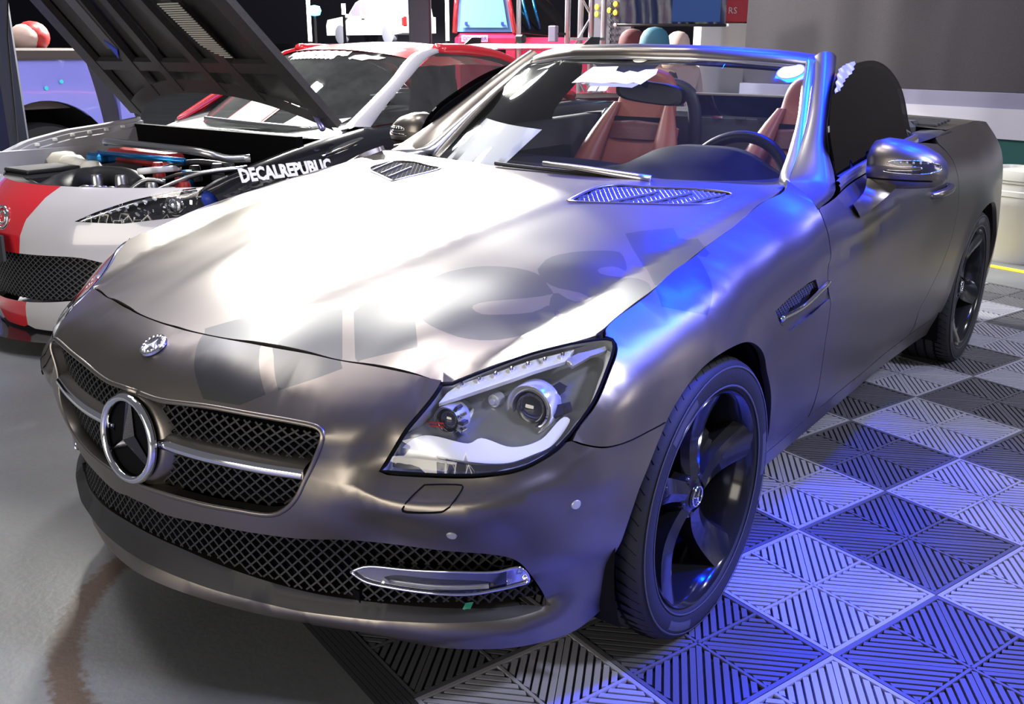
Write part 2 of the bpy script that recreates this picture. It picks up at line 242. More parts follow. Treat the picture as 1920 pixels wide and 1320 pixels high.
def hood(U):
    """(x, y) -> xyz on the bonnet skin, with its two domes and edge creases"""
    U = np.atleast_2d(np.asarray(U, float)); z = HOOD(U); ax = np.abs(U[:, 0])
    ci = np.interp(U[:, 1], _icr[:, 1], _icr[:, 0]); t = ci - ax
    fade = np.clip((U[:, 1] - .12) / .25, 0, 1) * np.clip((1.7 - U[:, 1]) / .3, 0, 1)
    z = z + fade * np.where(t > 0, .004 * np.exp(-(t / .14) ** 2), 0.004 * np.exp(-(t / .035) ** 2))
    co = np.interp(U[:, 1], _ocr[:, 1], _ocr[:, 0]); t = ax - co
    z = z - .005 * np.exp(-np.abs(t) / .03) * np.clip((U[:, 1] - .22) / .15, 0, 1) * np.clip((1.62 - U[:, 1]) / .3, 0, 1)
    return np.c_[U, z]
# windscreen glass : (x, z) -> y
WSP = np.array([(0,1.40,.90),(.35,1.468,.90),(.64,1.649,.90),(.70,1.70,.90),(0,1.515,.974),(.35,1.58,.974),(.623,1.754,.974),(0,1.64,1.056),(.35,1.70,1.056),(.598,1.867,1.056),
 (0,1.765,1.142),(.3,1.82,1.142),(.558,1.985,1.142),(0,1.89,1.225),(.22,1.92,1.222),(.365,1.985,1.212),(.463,2.045,1.205),(.538,2.055,1.187),(0,1.95,1.262),(.35,2.03,1.25),(.52,2.13,1.235)])
_wm = WSP[:, 0] > .01
WS = RBF(np.r_[WSP[:, [0, 2]], WSP[_wm][:, [0, 2]] * [-1, 1]], np.r_[WSP[:, 1], WSP[_wm, 1]], lam=1e-5)
def screen(U):
    U = np.atleast_2d(np.asarray(U, float)); return np.c_[U[:, 0], WS(U), U[:, 1]]

def side(U):
    """(y, z) -> xyz on the door glass"""
    U = np.atleast_2d(np.asarray(U, float)); t = U[:, 1] - .92; return np.c_[.775 - .30 * t - .75 * t * t - .012 * (U[:, 0] - 2.1), U]

# ---------------------------------------------------------------- helpers
COL = bpy.context.scene.collection
def link(o, parent=None):
    COL.objects.link(o)
    if parent is not None: o.parent = parent
    return o
def obj(name, V, F, mat, parent=None, smooth=True, uv=None):
    me = bpy.data.meshes.new(name)
    me.from_pydata([tuple(map(float, v)) for v in V], [], [tuple(map(int, f)) for f in F]); me.update()
    if mat is not None: me.materials.append(MAT[mat] if isinstance(mat, str) else mat)
    if smooth: me.polygons.foreach_set('use_smooth', [True] * len(me.polygons))
    return link(bpy.data.objects.new(name, me), parent)
def empty(name, loc=(0, 0, 0), rz=0.0):
    o = bpy.data.objects.new(name, None); o.location = loc; o.rotation_euler = (0, 0, rz); o.empty_display_size = .1
    return link(o)
def tag(o, label=None, cat=None, group=None, kind=None):
    for k, v in (('label', label), ('category', cat), ('group', group), ('kind', kind)):
        if v: o[k] = v
    return o
def mirror_obj(o, parent=None, name=None):
    me = o.data.copy(); n = len(me.vertices); c = np.empty(n * 3); me.vertices.foreach_get('co', c); c = c.reshape(-1, 3); c[:, 0] *= -1
    me.vertices.foreach_set('co', c.ravel()); me.flip_normals(); me.update()
    q = link(bpy.data.objects.new(name or o.name.split('.')[0], me), parent if parent is not None else o.parent)
    S = mathutils.Matrix.Diagonal((-1, 1, 1, 1)); q.matrix_parent_inverse = S @ o.matrix_parent_inverse @ S; q.location = (-o.location.x, o.location.y, o.location.z)
    return q
def mirror_tree(o, parent=None):
    if o.data is None:
        c = link(bpy.data.objects.new(o.name.split('.')[0], None), parent); c.location = (-o.location.x, o.location.y, o.location.z); c.empty_display_size = .1
    else: c = mirror_obj(o, parent)
    for ch in list(o.children): mirror_tree(ch, c)
    return c
def copy_tree(o, parent=None):
    c = o.copy(); COL.objects.link(c); c.parent = parent
    for ch in list(o.children): copy_tree(ch, c)
    return c

class MB:
    """collects shapes into one mesh"""
    def __init__(s): s.V = []; s.F = []
    def add(s, V, F):
        n = len(s.V); s.V += [tuple(map(float, v)) for v in V]; s.F += [tuple(int(i) + n for i in f) for f in F]; return s
    def box(s, c, d, rot=None, bev=0.0):
        c = np.array(c, float); h = np.array(d, float) / 2
        if bev <= 0:
            V = np.array([(x, y, z) for x in (-1, 1) for y in (-1, 1) for z in (-1, 1)], float) * h
            F = [(0,1,3,2),(4,6,7,5),(0,4,5,1),(2,3,7,6),(0,2,6,4),(1,5,7,3)]
        else:
            b = min(bev, h.min() * .95); V = []; idx = {}
            for x in (-1, 1):
                for y in (-1, 1):
                    for z in (-1, 1):
                        for ax in range(3):
                            k = h - b; k[ax] = h[ax]; idx[(x, y, z, ax)] = len(V); V.append(k * (x, y, z))
            V = np.array(V); F = []
            for ax in range(3):
                o = [i for i in range(3) if i != ax]
                for sg in (-1, 1):
                    L = []
                    for p, q in ((-1,-1),(1,-1),(1,1),(-1,1)):
                        k = [0,0,0]; k[ax] = sg; k[o[0]] = p; k[o[1]] = q; L.append(idx[tuple(k) + (ax,)])
                    F.append(L if (sg > 0) == (ax != 1) else L[::-1])
            for ax in range(3):           # edges along axis ax
                o = [i for i in range(3) if i != ax]
                for p in (-1, 1):
                    for q in (-1, 1):
                        L = []
                        for e, face in ((-1, o[0]), (1, o[0]), (1, o[1]), (-1, o[1])):
                            k = [0,0,0]; k[ax] = e; k[o[0]] = p; k[o[1]] = q; L.append(idx[tuple(k) + (face,)])
                        F.append(L)
            for x in (-1, 1):
                for y in (-1, 1):
                    for z in (-1, 1): F.append([idx[(x,y,z,0)], idx[(x,y,z,1)], idx[(x,y,z,2)]])
            F2 = []
            for f in F:                   # outward winding
                P = V[list(f)]; n = np.cross(P[1] - P[0], P[2] - P[0]); F2.append(f if n @ P.mean(0) > 0 else f[::-1])
            F = F2
        if rot is not None: V = V @ np.array(rot, float).T
        return s.add(V + c, F)
    def tube(s, pts, r, n=8, caps=True, closed=False):
        P = np.array(pts, float); m = len(P); R = np.full(m, r, float) if np.isscalar(r) else np.array(r, float)
        T = np.gradient(P, axis=0) if not closed else np.roll(P, -1, 0) - np.roll(P, 1, 0)
        T /= np.linalg.norm(T, axis=1)[:, None] + 1e-12
        up = np.array([0, 0, 1.]) if abs(T[0, 2]) < .9 else np.array([1., 0, 0])
        V = []
        a = np.cross(T[0], up); a /= np.linalg.norm(a)
        for i in range(m):
            a = a - T[i] * (a @ T[i]); a /= np.linalg.norm(a) + 1e-12; b = np.cross(T[i], a)
            for k in range(n):
                t = 2 * math.pi * k / n; V.append(P[i] + R[i] * (math.cos(t) * a + math.sin(t) * b))
        F = []
        for i in range(m if closed else m - 1):
            j = (i + 1) % m
            for k in range(n): F.append((i*n+k, i*n+(k+1) % n, j*n+(k+1) % n, j*n+k))
        if caps and not closed: F += [tuple(range(n))[::-1], tuple((m-1)*n + k for k in range(n))]
        return s.add(V, F)
    def lathe(s, prof, c=(0,0,0), ax=(0,0,1), n=32, a0=0., a1=2*math.pi):
        """prof: (radius, height along ax)"""
        ax = np.array(ax, float); ax /= np.linalg.norm(ax); t = np.array([1.,0,0]) if abs(ax[0]) < .9 else np.array([0,1.,0])
        e = np.cross(ax, t); e /= np.linalg.norm(e); f = np.cross(ax, e); full = abs(a1 - a0 - 2*math.pi) < 1e-6; c = np.array(c, float)
        m = n if full else n + 1; V = []; F = []
        for r, h in prof:
            for k in range(m):
                a = a0 + (a1 - a0) * k / n; V.append(c + ax * h + r * (math.cos(a) * e + math.sin(a) * f))
        for i in range(len(prof) - 1):
            for k in range(n):
                k2 = (k + 1) % m; F.append((i*m+k, i*m+k2, (i+1)*m+k2, (i+1)*m+k))
        return s.add(V, F)
    def grid(s, G):
        G = np.array(G, float); a, b = G.shape[:2]
        return s.add(G.reshape(-1, 3), [(i*b+j, i*b+j+1, (i+1)*b+j+1, (i+1)*b+j) for i in range(a-1) for j in range(b-1)])
    def prism(s, poly, vec):
        """planar 3d polygon extruded along vec, capped"""
        P = np.array(poly, float); n = len(P); v = np.array(vec, float)
        return s.add(np.r_[P, P + v], [tuple(range(n))[::-1], tuple(range(n, 2*n))] + [(i, (i+1) % n, n + (i+1) % n, n + i) for i in range(n)])
    def done(s, name, mat, parent=None, smooth=False, sharp=None):
        o = obj(name, s.V, s.F, mat, parent, smooth or sharp is not None)
        bm = bmesh.new(); bm.from_mesh(o.data); bmesh.ops.recalc_face_normals(bm, faces=bm.faces[:]); bm.to_mesh(o.data); bm.free()
        if sharp is not None:
            o.data.set_sharp_from_angle(angle=math.radians(sharp))
        return o

def densify(poly, h, closed=True):
    P = [np.array(p, float) for p in poly]; out = []
    n = len(P)
    for i in range(n if closed else n - 1):
        a, b = P[i], P[(i + 1) % n]; k = max(1, int(math.ceil(np.linalg.norm(b - a) / h)))
        out += [a + (b - a) * t / k for t in range(k)]
    if not closed: out.append(P[-1])
    return np.array(out)
def smooth_line(P, h=.012):
    P = np.array(P, float); L = np.linalg.norm(np.diff(P, axis=0), axis=1).sum(); return catmull(P, max(3, int(L / h)))
def inside(Q, poly):
    Q = np.atleast_2d(Q); P = np.array(poly, float); r = np.zeros(len(Q), bool); j = len(P) - 1
    for i in range(len(P)):
        xi, yi = P[i]; xj, yj = P[j]
        c = ((yi > Q[:, 1]) != (yj > Q[:, 1])) & (Q[:, 0] < (xj - xi) * (Q[:, 1] - yi) / (yj - yi + 1e-15) + xi); r ^= c; j = i
    return r
def seg_dist(Q, P, closed=True):
    P = np.array(P, float); A = P if closed else P[:-1]; B = np.roll(P, -1, 0) if closed else P[1:]; best = np.full(len(Q), 9.)
    for a, b in zip(A, B):
        d = b - a; t = np.clip(((Q - a) @ d) / (d @ d + 1e-15), 0, 1); best = np.minimum(best, np.linalg.norm(Q - a - t[:, None] * d, axis=1))
    return best
def inset(poly, g):
    P = np.array(poly, float); area = .5 * (P[:, 0] * np.roll(P[:, 1], -1) - np.roll(P[:, 0], -1) * P[:, 1]).sum()
    T = np.roll(P, -1, 0) - np.roll(P, 1, 0); N = np.c_[-T[:, 1], T[:, 0]]; N /= np.linalg.norm(N, axis=1)[:, None] + 1e-12
    return P + N * g * (1 if area > 0 else -1)
def surf_normals(fn, U, e=1e-3):
    a = fn(U + [e, 0]) - fn(U - [e, 0]); b = fn(U + [0, e]) - fn(U - [0, e]); n = np.cross(a, b); return n / (np.linalg.norm(n, axis=1)[:, None] + 1e-12)
def tri_region(poly, holes=(), lines=(), h=.03, hb=None):
    """constrained triangulation of a 2d region -> (points, triangles, boundary loops)"""
    hb = hb or h * .6; V = []; E = []; loops = []
    def addloop(P, closed=True):
        n = len(V); V.extend(map(tuple, P)); m = len(P); ids = list(range(n, n + m))
        E.extend([(ids[i], ids[(i + 1) % m]) for i in range(m if closed else m - 1)]); return ids
    PB = densify(poly, hb); addloop(PB); HB = [densify(q, hb) for q in holes]
    for q in HB: addloop(q)
    LB = [densify(q, hb, False) for q in lines]
    for q in LB: addloop(q, False)
    lo, hi = PB.min(0), PB.max(0)
    gx = np.arange(lo[0] + h / 2, hi[0], h); gy = np.arange(lo[1] + h / 2, hi[1], h * .87)
    G = np.array([(x + (h / 2 if j % 2 else 0), y) for j, y in enumerate(gy) for x in gx]) if len(gx) and len(gy) else np.zeros((0, 2))
    if len(G):
        k = inside(G, PB) & (seg_dist(G, PB) > h * .45)
        for q in HB: k &= ~inside(G, q) & (seg_dist(G, q) > h * .45)
        for q in LB: k &= seg_dist(G, q, False) > h * .45
        V.extend(map(tuple, G[k]))
    r = mathutils.geometry.delaunay_2d_cdt([mathutils.Vector(v) for v in V], E, [], 0, 1e-6)
    P = np.array([tuple(v) for v in r[0]]); T = np.array([f for f in r[2] if len(f) == 3], int)
    C = P[T].mean(1); k = inside(C, PB)
    for q in HB: k &= ~inside(C, q)
    T = T[k]
    a = P[T]; cr = (a[:, 1, 0] - a[:, 0, 0]) * (a[:, 2, 1] - a[:, 0, 1]) - (a[:, 1, 1] - a[:, 0, 1]) * (a[:, 2, 0] - a[:, 0, 0])
    T = T[np.abs(cr) > 1e-10]; cr = cr[np.abs(cr) > 1e-10]; T[cr < 0] = T[cr < 0][:, ::-1]
    cnt = {}
    for t in T:
        for i in range(3):
            e = (t[i], t[(i + 1) % 3]); cnt[e] = cnt.get(e, 0) + 1
    bd = [e for e in cnt if (e[1], e[0]) not in cnt]
    return P, T, bd
def panel(name, fn, poly, mat, parent=None, holes=(), lines=(), h=.03, flange=.012, off=0.0, out=1, hb=None, paints=()):
    """a skin panel: region of a surface, edge turned in by flange along the normal"""
    pl = []
    for q, _m in paints:                           # printed shapes: their outline becomes edges of the panel, their inside takes another material
        D = densify(np.r_[q, q[:1]], (hb or h * .6) * .7, False); k = inside(D, poly); k &= seg_dist(D, poly) > .003
        for w in holes: k &= ~inside(D, w) & (seg_dist(D, w) > .003)
        run = []
        for a, f in list(zip(D, k)) + [(None, False)]:
            if f: run.append(a)
            else:
                if len(run) > 1: pl.append(run)
                run = []
    P, T, bd = tri_region(poly, holes, list(lines) + pl, h, hb); X = fn(P); N = surf_normals(fn, P) * out
    X = X + N * off; V = list(X); F = [tuple(t) if out > 0 else tuple(t[::-1]) for t in T]
    if flange:
        used = sorted({i for e in bd for i in e}); n = len(V); mp = {v: n + k for k, v in enumerate(used)}; m = len(used)
        V += [X[i] for i in used] + [X[i] - N[i] * flange for i in used]
        for a, b in bd:
            q = (mp[b], mp[a], mp[a] + m, mp[b] + m); F.append(q if out > 0 else q[::-1])
    o = obj(name, V, F, mat, parent)
    if paints:
        C = P[T].mean(1); mi = np.zeros(len(F), int); names = []
        for q, _m in paints:
            if _m not in names: names.append(_m); o.data.materials.append(MAT[_m])
            mi[:len(T)][inside(C, q)] = names.index(_m) + 1
        o.data.polygons.foreach_set('material_index', mi.tolist())
    return o
def ribbon(name, fn, line, width, height, mat, parent=None, closed=False, n=None):
    """a raised bead following a line on a surface"""
    L = np.array(line, float); X = fn(L); N = surf_normals(fn, L); T = np.gradient(X, axis=0)
    if closed: T = np.roll(X, -1, 0) - np.roll(X, 1, 0)
    T /= np.linalg.norm(T, axis=1)[:, None] + 1e-12; S = np.cross(N, T); prof = [(-.5, -.3), (-.42, .7), (-.2, 1), (.2, 1), (.42, .7), (.5, -.3)]
    V = []; F = []; m = len(prof)
    for x, nn, s in zip(X, N, S):
        for a, b in prof: V.append(x + s * a * width + nn * b * height)
    k = len(X)
    for i in range(k if closed else k - 1):
        j = (i + 1) % k
        for a in range(m - 1): F.append((i*m+a, j*m+a, j*m+a+1, i*m+a+1))
    if not closed: F += [tuple(range(m)), tuple(range((k-1)*m, k*m))[::-1]]
    o = obj(name, V, F, mat, parent); bm = bmesh.new(); bm.from_mesh(o.data); bmesh.ops.recalc_face_normals(bm, faces=bm.faces[:]); bm.to_mesh(o.data); bm.free()
    return o

# outlines measured on the skins
BK = {"seam":[[-0.0043,0.7158],[0.1126,0.7169],[0.1971,0.7165],[0.2809,0.7136],[0.3805,0.709],[0.4506,0.7029],[0.5184,0.6989],[0.5868,0.6926],[0.6335,0.6873],[0.6678,0.6827]],"hl_in":[[0.6685,0.68],[0.6541,0.6626],[0.6314,0.6391],[0.6104,0.6154],[0.5875,0.5774],[0.5663,0.5413]],"hl_bot":[[0.5692,0.5384],[0.6154,0.5381],[0.6548,0.5393],[0.7311,0.5459],[0.7762,0.5517],[0.8075,0.5565],[0.8401,0.5651],[0.8796,0.5826],[0.9152,0.605]],"hl_out":[[0.9152,0.605],[0.9496,0.6324],[0.9876,0.6642],[1.0311,0.7009],[1.0703,0.7289],[1.0755,0.7393]],"hl_top":[[1.0755,0.7393],[1.0636,0.7443],[1.0296,0.7451],[0.9762,0.7405],[0.9001,0.7281],[0.8007,0.7069],[0.7187,0.6886],[0.6829,0.6793]],"bf_seam":[[0.9138,0.5985],[0.9351,0.5883],[0.9734,0.5756],[1.0172,0.5708],[1.0838,0.5737],[1.1545,0.5804]],"door_front":[[2.0273,0.9092],[2.007,0.8928],[1.9926,0.8754],[1.9792,0.841],[1.9994,0.7919],[2.0186,0.7369],[2.0109,0.7162],[2.0186,0.6753],[2.0506,0.6272],[2.0604,0.5695],[2.0585,0.5196],[2.0643,0.4729],[2.0821,0.3839]],"belt":[[1.9974,0.8738],[2.1942,0.8885],[2.479,0.917],[2.7549,0.941],[3.0073,0.9582]],"door_rear":[[3.2324,0.9117],[3.2743,0.8707],[3.3054,0.8109],[3.3198,0.7623],[3.327,0.6867],[3.3023,0.6045],[3.2387,0.5264],[3.1456,0.4551],[3.0471,0.3866]],"sill":[[1.7297,0.2736],[2.0302,0.2726],[2.4661,0.2842],[2.7837,0.2935]],"vent":[[1.6589,0.6852],[1.7582,0.7013],[1.8649,0.7121],[1.9185,0.71],[1.9488,0.678],[2.0157,0.6831],[2.0428,0.6346],[1.911,0.6232],[1.7744,0.609],[1.6991,0.6442]],"crease":[[1.9091,0.7238],[2.0186,0.7369],[2.1901,0.7538],[2.4156,0.7785],[2.6158,0.7991]],"crease2":[[1.7744,0.609],[1.911,0.6232],[2.0506,0.6272],[2.1736,0.6329],[2.3324,0.6328]],"grille":[[-0.0422,0.6154],[0.0293,0.6142],[0.0931,0.613],[0.2191,0.6217],[0.3289,0.6221],[0.419,0.621],[0.4537,0.6181],[0.4677,0.6095],[0.4669,0.593],[0.4506,0.5569],[0.4293,0.5153],[0.4119,0.4804],[0.3854,0.4505],[0.3486,0.431],[0.2726,0.4277],[0.1987,0.4256],[0.1167,0.4252],[0.0405,0.4258]],"intake":[[0.0317,0.3845],[0.0891,0.3761],[0.2142,0.382],[0.3115,0.3837],[0.4015,0.3871],[0.487,0.3962],[0.5656,0.3935],[0.6995,0.3911],[0.779,0.3826],[0.8184,0.3693],[0.853,0.3219],[0.8932,0.2489],[0.8605,0.2444],[0.781,0.247],[0.7063,0.2522],[0.5433,0.2589],[0.3959,0.2648],[0.2068,0.2842],[0.1077,0.2926],[0.0325,0.2936]],"ledge":[[0.5252,0.5146],[0.5839,0.5018],[0.6589,0.5002],[0.7311,0.5094],[0.8021,0.5251],[0.8802,0.5455],[0.9406,0.5715]],"lipcrease":[[0.0365,0.2446],[0.1979,0.2381],[0.3927,0.2341],[0.5418,0.2346],[0.7063,0.2347],[0.8143,0.2344],[0.8912,0.2419],[0.9559,0.2619]],"washer":[[0.6182,0.4914],[0.6258,0.5035],[0.6493,0.5253],[0.6562,0.528],[0.7146,0.5339],[0.7201,0.5303],[0.7084,0.5125],[0.6933,0.4984],[0.6816,0.4917],[0.6223,0.4854]],"sens":[[0.6988,0.4331],[0.922,0.4752]],"hood_corner":[[0.5739,0.2971]],"hood_rear":[[0.718,1.5241],[0.5942,1.5434],[0.4493,1.5127],[0.3047,1.4676],[0.1735,1.4791]],"vent_r":[[0.3058,1.0979],[0.2988,1.2955],[0.435,1.3836],[0.5386,1.4293],[0.6077,1.4224],[0.6153,1.3641],[0.5954,1.2885],[0.4592,1.1974]],"ws_edge":[[0.6638,0.8986],[0.6459,0.974],[0.62,1.0559],[0.5852,1.1422],[0.5605,1.198],[0.4684,1.2099],[0.342,1.2204],[0.1709,1.2275],[-0.0981,1.2271]],"seam2":[[1.0355,0.7456],[1.1137,0.7634],[1.2166,0.7857],[1.3295,0.8086],[1.4618,0.8307],[1.6072,0.8523],[1.7687,0.8757],[1.9091,0.8978],[2.0205,0.9233]],"ridge":[[0.6376,0.6764],[0.6019,0.6557],[0.5663,0.6281],[0.538,0.5932],[0.5138,0.5434],[0.4924,0.4864],[0.4592,0.4292]],"drl":[[0.4986,0.3269],[0.5327,0.3413],[0.6048,0.342],[0.6981,0.3453],[0.779,0.3456],[0.8238,0.3534],[0.8441,0.3196],[0.8163,0.311],[0.7796,0.305],[0.7277,0.2983],[0.6459,0.2996],[0.5737,0.3037],[0.5267,0.3107]],"drl_lens":[[0.5611,0.3204],[0.5839,0.3269],[0.6466,0.3266],[0.7489,0.3244],[0.7776,0.3149],[0.7386,0.3038],[0.6459,0.305],[0.5817,0.3097]],"hl_band":[[0.6664,0.657],[0.6816,0.671],[0.7063,0.6822],[0.7987,0.6989],[0.8939,0.7183],[0.9897,0.7343],[0.9573,0.7171],[0.885,0.7025],[0.8333,0.691],[0.7558,0.6755],[0.6967,0.6633]],"hl_strip":[[0.5854,0.5605],[0.6126,0.5625],[0.7125,0.5656],[0.8041,0.5718],[0.8516,0.5825],[0.8871,0.5978],[0.8905,0.591],[0.8503,0.5722],[0.8034,0.5637],[0.7125,0.554],[0.614,0.5489],[0.5854,0.5511]],"hl_low":[[0.5969,0.5708],[0.6411,0.6073],[0.7215,0.6044],[0.7516,0.6157],[0.8089,0.6042],[0.8686,0.6141],[0.9165,0.6435],[0.9275,0.6353],[0.8939,0.6037],[0.8523,0.5874],[0.8048,0.5781],[0.7118,0.5721]],"hl_box1":[[0.885,0.6776],[0.9323,0.6938],[0.9441,0.6871],[0.8967,0.6676]],"hl_box2":[[0.9001,0.6587],[0.9372,0.6646],[0.9358,0.6523],[0.8987,0.6422]],"hl_side":[[0.9268,0.619],[0.967,0.6535],[1.0107,0.6943],[1.0576,0.7316],[1.0621,0.7282],[1.0259,0.7012],[0.979,0.6608],[0.9406,0.6264]],"hl_amber":[[0.96,0.7202],[0.9933,0.7297],[1.0613,0.7376],[1.0621,0.7328],[1.015,0.7252],[0.9684,0.711]],"proj_big":[0.7065,0.3821,0.6305],"proj_small":[0.5988,0.2791,0.6154],"bolt":[0.6417,0.3551,0.6383],"oval1":[[0.0553,1.2218]],"oval2":[[0.5003,1.1884]],"blob":[[-0.1383,1.1456],[-0.1191,1.177],[-0.1034,1.1954],[-0.0043,1.1984],[-0.0021,1.1855],[0.0327,1.1796],[0.0477,1.1862],[0.0796,1.1819],[0.0979,1.1901],[0.1387,1.1921],[0.1448,1.1765],[0.1193,1.1466],[0.0909,1.1522],[0.0713,1.1472],[0.0202,1.1508],[-0.0197,1.1468],[-0.0813,1.1502]],"blob2":[[-0.1016,1.1449],[-0.0829,1.1517],[-0.0212,1.1483],[0.0699,1.1487],[0.1211,1.1528],[0.0988,1.1369],[0.0503,1.1389],[-0.0252,1.1356]],"chip1":[[-0.0525,1.1238],[-0.0542,1.138],[-0.0242,1.1387],[-0.0209,1.1247]],"chip2":[[-0.015,1.1248],[-0.0183,1.1389],[0.0148,1.1397],[0.0159,1.1256]],"paper":[[-0.5024,0.8958],[-0.169,0.9078],[-0.1232,1.0179],[-0.4702,1.03]],"frit":[[-0.5306,1.1908],[-0.3826,1.2135],[-0.1118,1.2069],[0.0131,1.1586],[0.1145,1.1605],[0.1297,1.2111],[0.3502,1.2063],[0.5391,1.1917],[0.5332,1.2009],[0.371,1.2158],[0.2221,1.2246],[0.0457,1.2282],[-0.1688,1.2265],[-0.4032,1.2223]],"dec_h":{"M1":[[0.0693,0.1558],[0.1058,0.2014],[0.1526,0.2416],[0.352,0.0711],[0.3352,0.0266],[0.2634,0.0042]],"M2":[[0.1896,0.2401],[0.2225,0.2947],[0.2708,0.339],[0.4094,0.2031],[0.362,0.0919]],"M3":[[0.2969,0.3445],[0.28,0.4497],[0.2807,0.5295],[0.4872,0.3226],[0.4152,0.2303]],"e":[[0.3825,0.4317],[0.3481,0.4814],[0.3348,0.5385],[0.3475,0.5935],[0.3866,0.6456],[0.4498,0.6768],[0.5119,0.6787],[0.5614,0.6472],[0.5791,0.6295],[0.4896,0.5158],[0.4847,0.4878],[0.5126,0.4783],[0.5436,0.4984],[0.5891,0.5521],[0.599,0.5934],[0.626,0.5806],[0.6379,0.5196],[0.6161,0.471],[0.5797,0.4265],[0.5282,0.3935],[0.4672,0.3867],[0.4183,0.4029]],"s":[[0.4965,0.6964],[0.4857,0.7557],[0.5162,0.8154],[0.569,0.8645],[0.5995,0.8711],[0.6521,0.8059],[0.6244,0.8076],[0.6115,0.7958],[0.601,0.7697],[0.622,0.7576],[0.675,0.7781],[0.7326,0.7544],[0.7668,0.7021],[0.7743,0.639],[0.7456,0.5978],[0.686,0.5772],[0.6332,0.5813],[0.608,0.5806],[0.5797,0.6402],[0.6293,0.6348],[0.6564,0.6623],[0.6255,0.6701],[0.568,0.6571],[0.5257,0.669]],"t":[[0.5515,0.9675],[0.6199,1.0723],[0.6614,1.0206],[0.7014,1.0369],[0.7792,0.9365],[0.7866,0.9087],[0.7636,0.9126],[0.9214,0.6386],[0.821,0.6486],[0.7469,0.753],[0.6875,0.8302],[0.6381,0.8772],[0.5996,0.9148]]},"dec_w":{"M1":[[0.0891,0.7227],[0.1516,0.7392],[0.2232,0.7507],[0.3355,0.653],[0.2883,0.6324],[0.2028,0.6317]],"M2":[[0.2626,0.7455],[0.3264,0.7594],[0.3983,0.7662],[0.4615,0.6933],[0.3577,0.6607]],"M3":[[0.4254,0.7638],[0.4693,0.8],[0.5176,0.8247],[0.5969,0.7241],[0.4793,0.702]],"s":[[1.0347,0.8455],[1.0998,0.8607],[1.1907,0.8631],[1.2776,0.8569],[1.303,0.85],[1.2626,0.8248],[1.2502,0.8329],[1.2313,0.8347],[1.198,0.8333],[1.1972,0.8249],[1.2502,0.8157],[1.2751,0.8053],[1.2494,0.7911],[1.1923,0.776],[1.1246,0.7701],[1.0487,0.7734],[1.0063,0.7798],[0.9876,0.7864],[1.034,0.8102],[1.0613,0.7952],[1.1121,0.7953],[1.0983,0.8045],[1.045,0.8177],[1.0259,0.8317]],"t":[[1.3761,0.8773],[1.5245,0.8741],[1.4963,0.8576],[1.5434,0.8532],[1.5123,0.8314],[1.4888,0.8265],[1.472,0.8299],[1.3269,0.746],[1.2371,0.7724],[1.2852,0.8035],[1.3123,0.8227],[1.3313,0.841],[1.3504,0.8573]]},"tape":[[0.7084,0.2433],[0.7194,0.2651],[0.7359,0.2666],[0.7249,0.24]],"win":[[1.7114,0.9039],[1.7557,1.032],[1.8703,1.1119],[1.986,1.1674],[2.0981,1.1942],[2.2431,1.2097],[2.4886,1.2174],[2.603,1.1883],[2.6267,1.1263],[2.5517,1.0156],[2.5531,0.9596]],"foil":[[1.9127,1.1279],[1.9784,1.1601],[2.0716,1.1961],[2.1908,1.2103],[2.2526,1.2144],[2.208,1.1973],[2.1426,1.1794],[2.0443,1.1584],[1.9574,1.1353]]}

# ---------------------------------------------------------------- the matt grey roadster
def uz(x, y, z):
    u, _ = to_ud(np.array([[x, y]])); return (float(u[0]), z)
_ug = np.linspace(.62, 4.6, 900)
def u_at_y(y, z):
    Y = wrap(np.c_[_ug, np.full(len(_ug), z)])[:, 1]; return float(np.interp(y, Y, _ug))
def arch(yc, a0, a1, R=.352, zc=.318, n=30):
    out = []
    for a in np.radians(np.linspace(a0, a1, n)):
        y, z = yc + R * math.cos(a), zc + R * math.sin(a); out.append((u_at_y(y, z), z))
    return out
def flare(fn0):
    return fn0
FW, RW = .828, 3.258
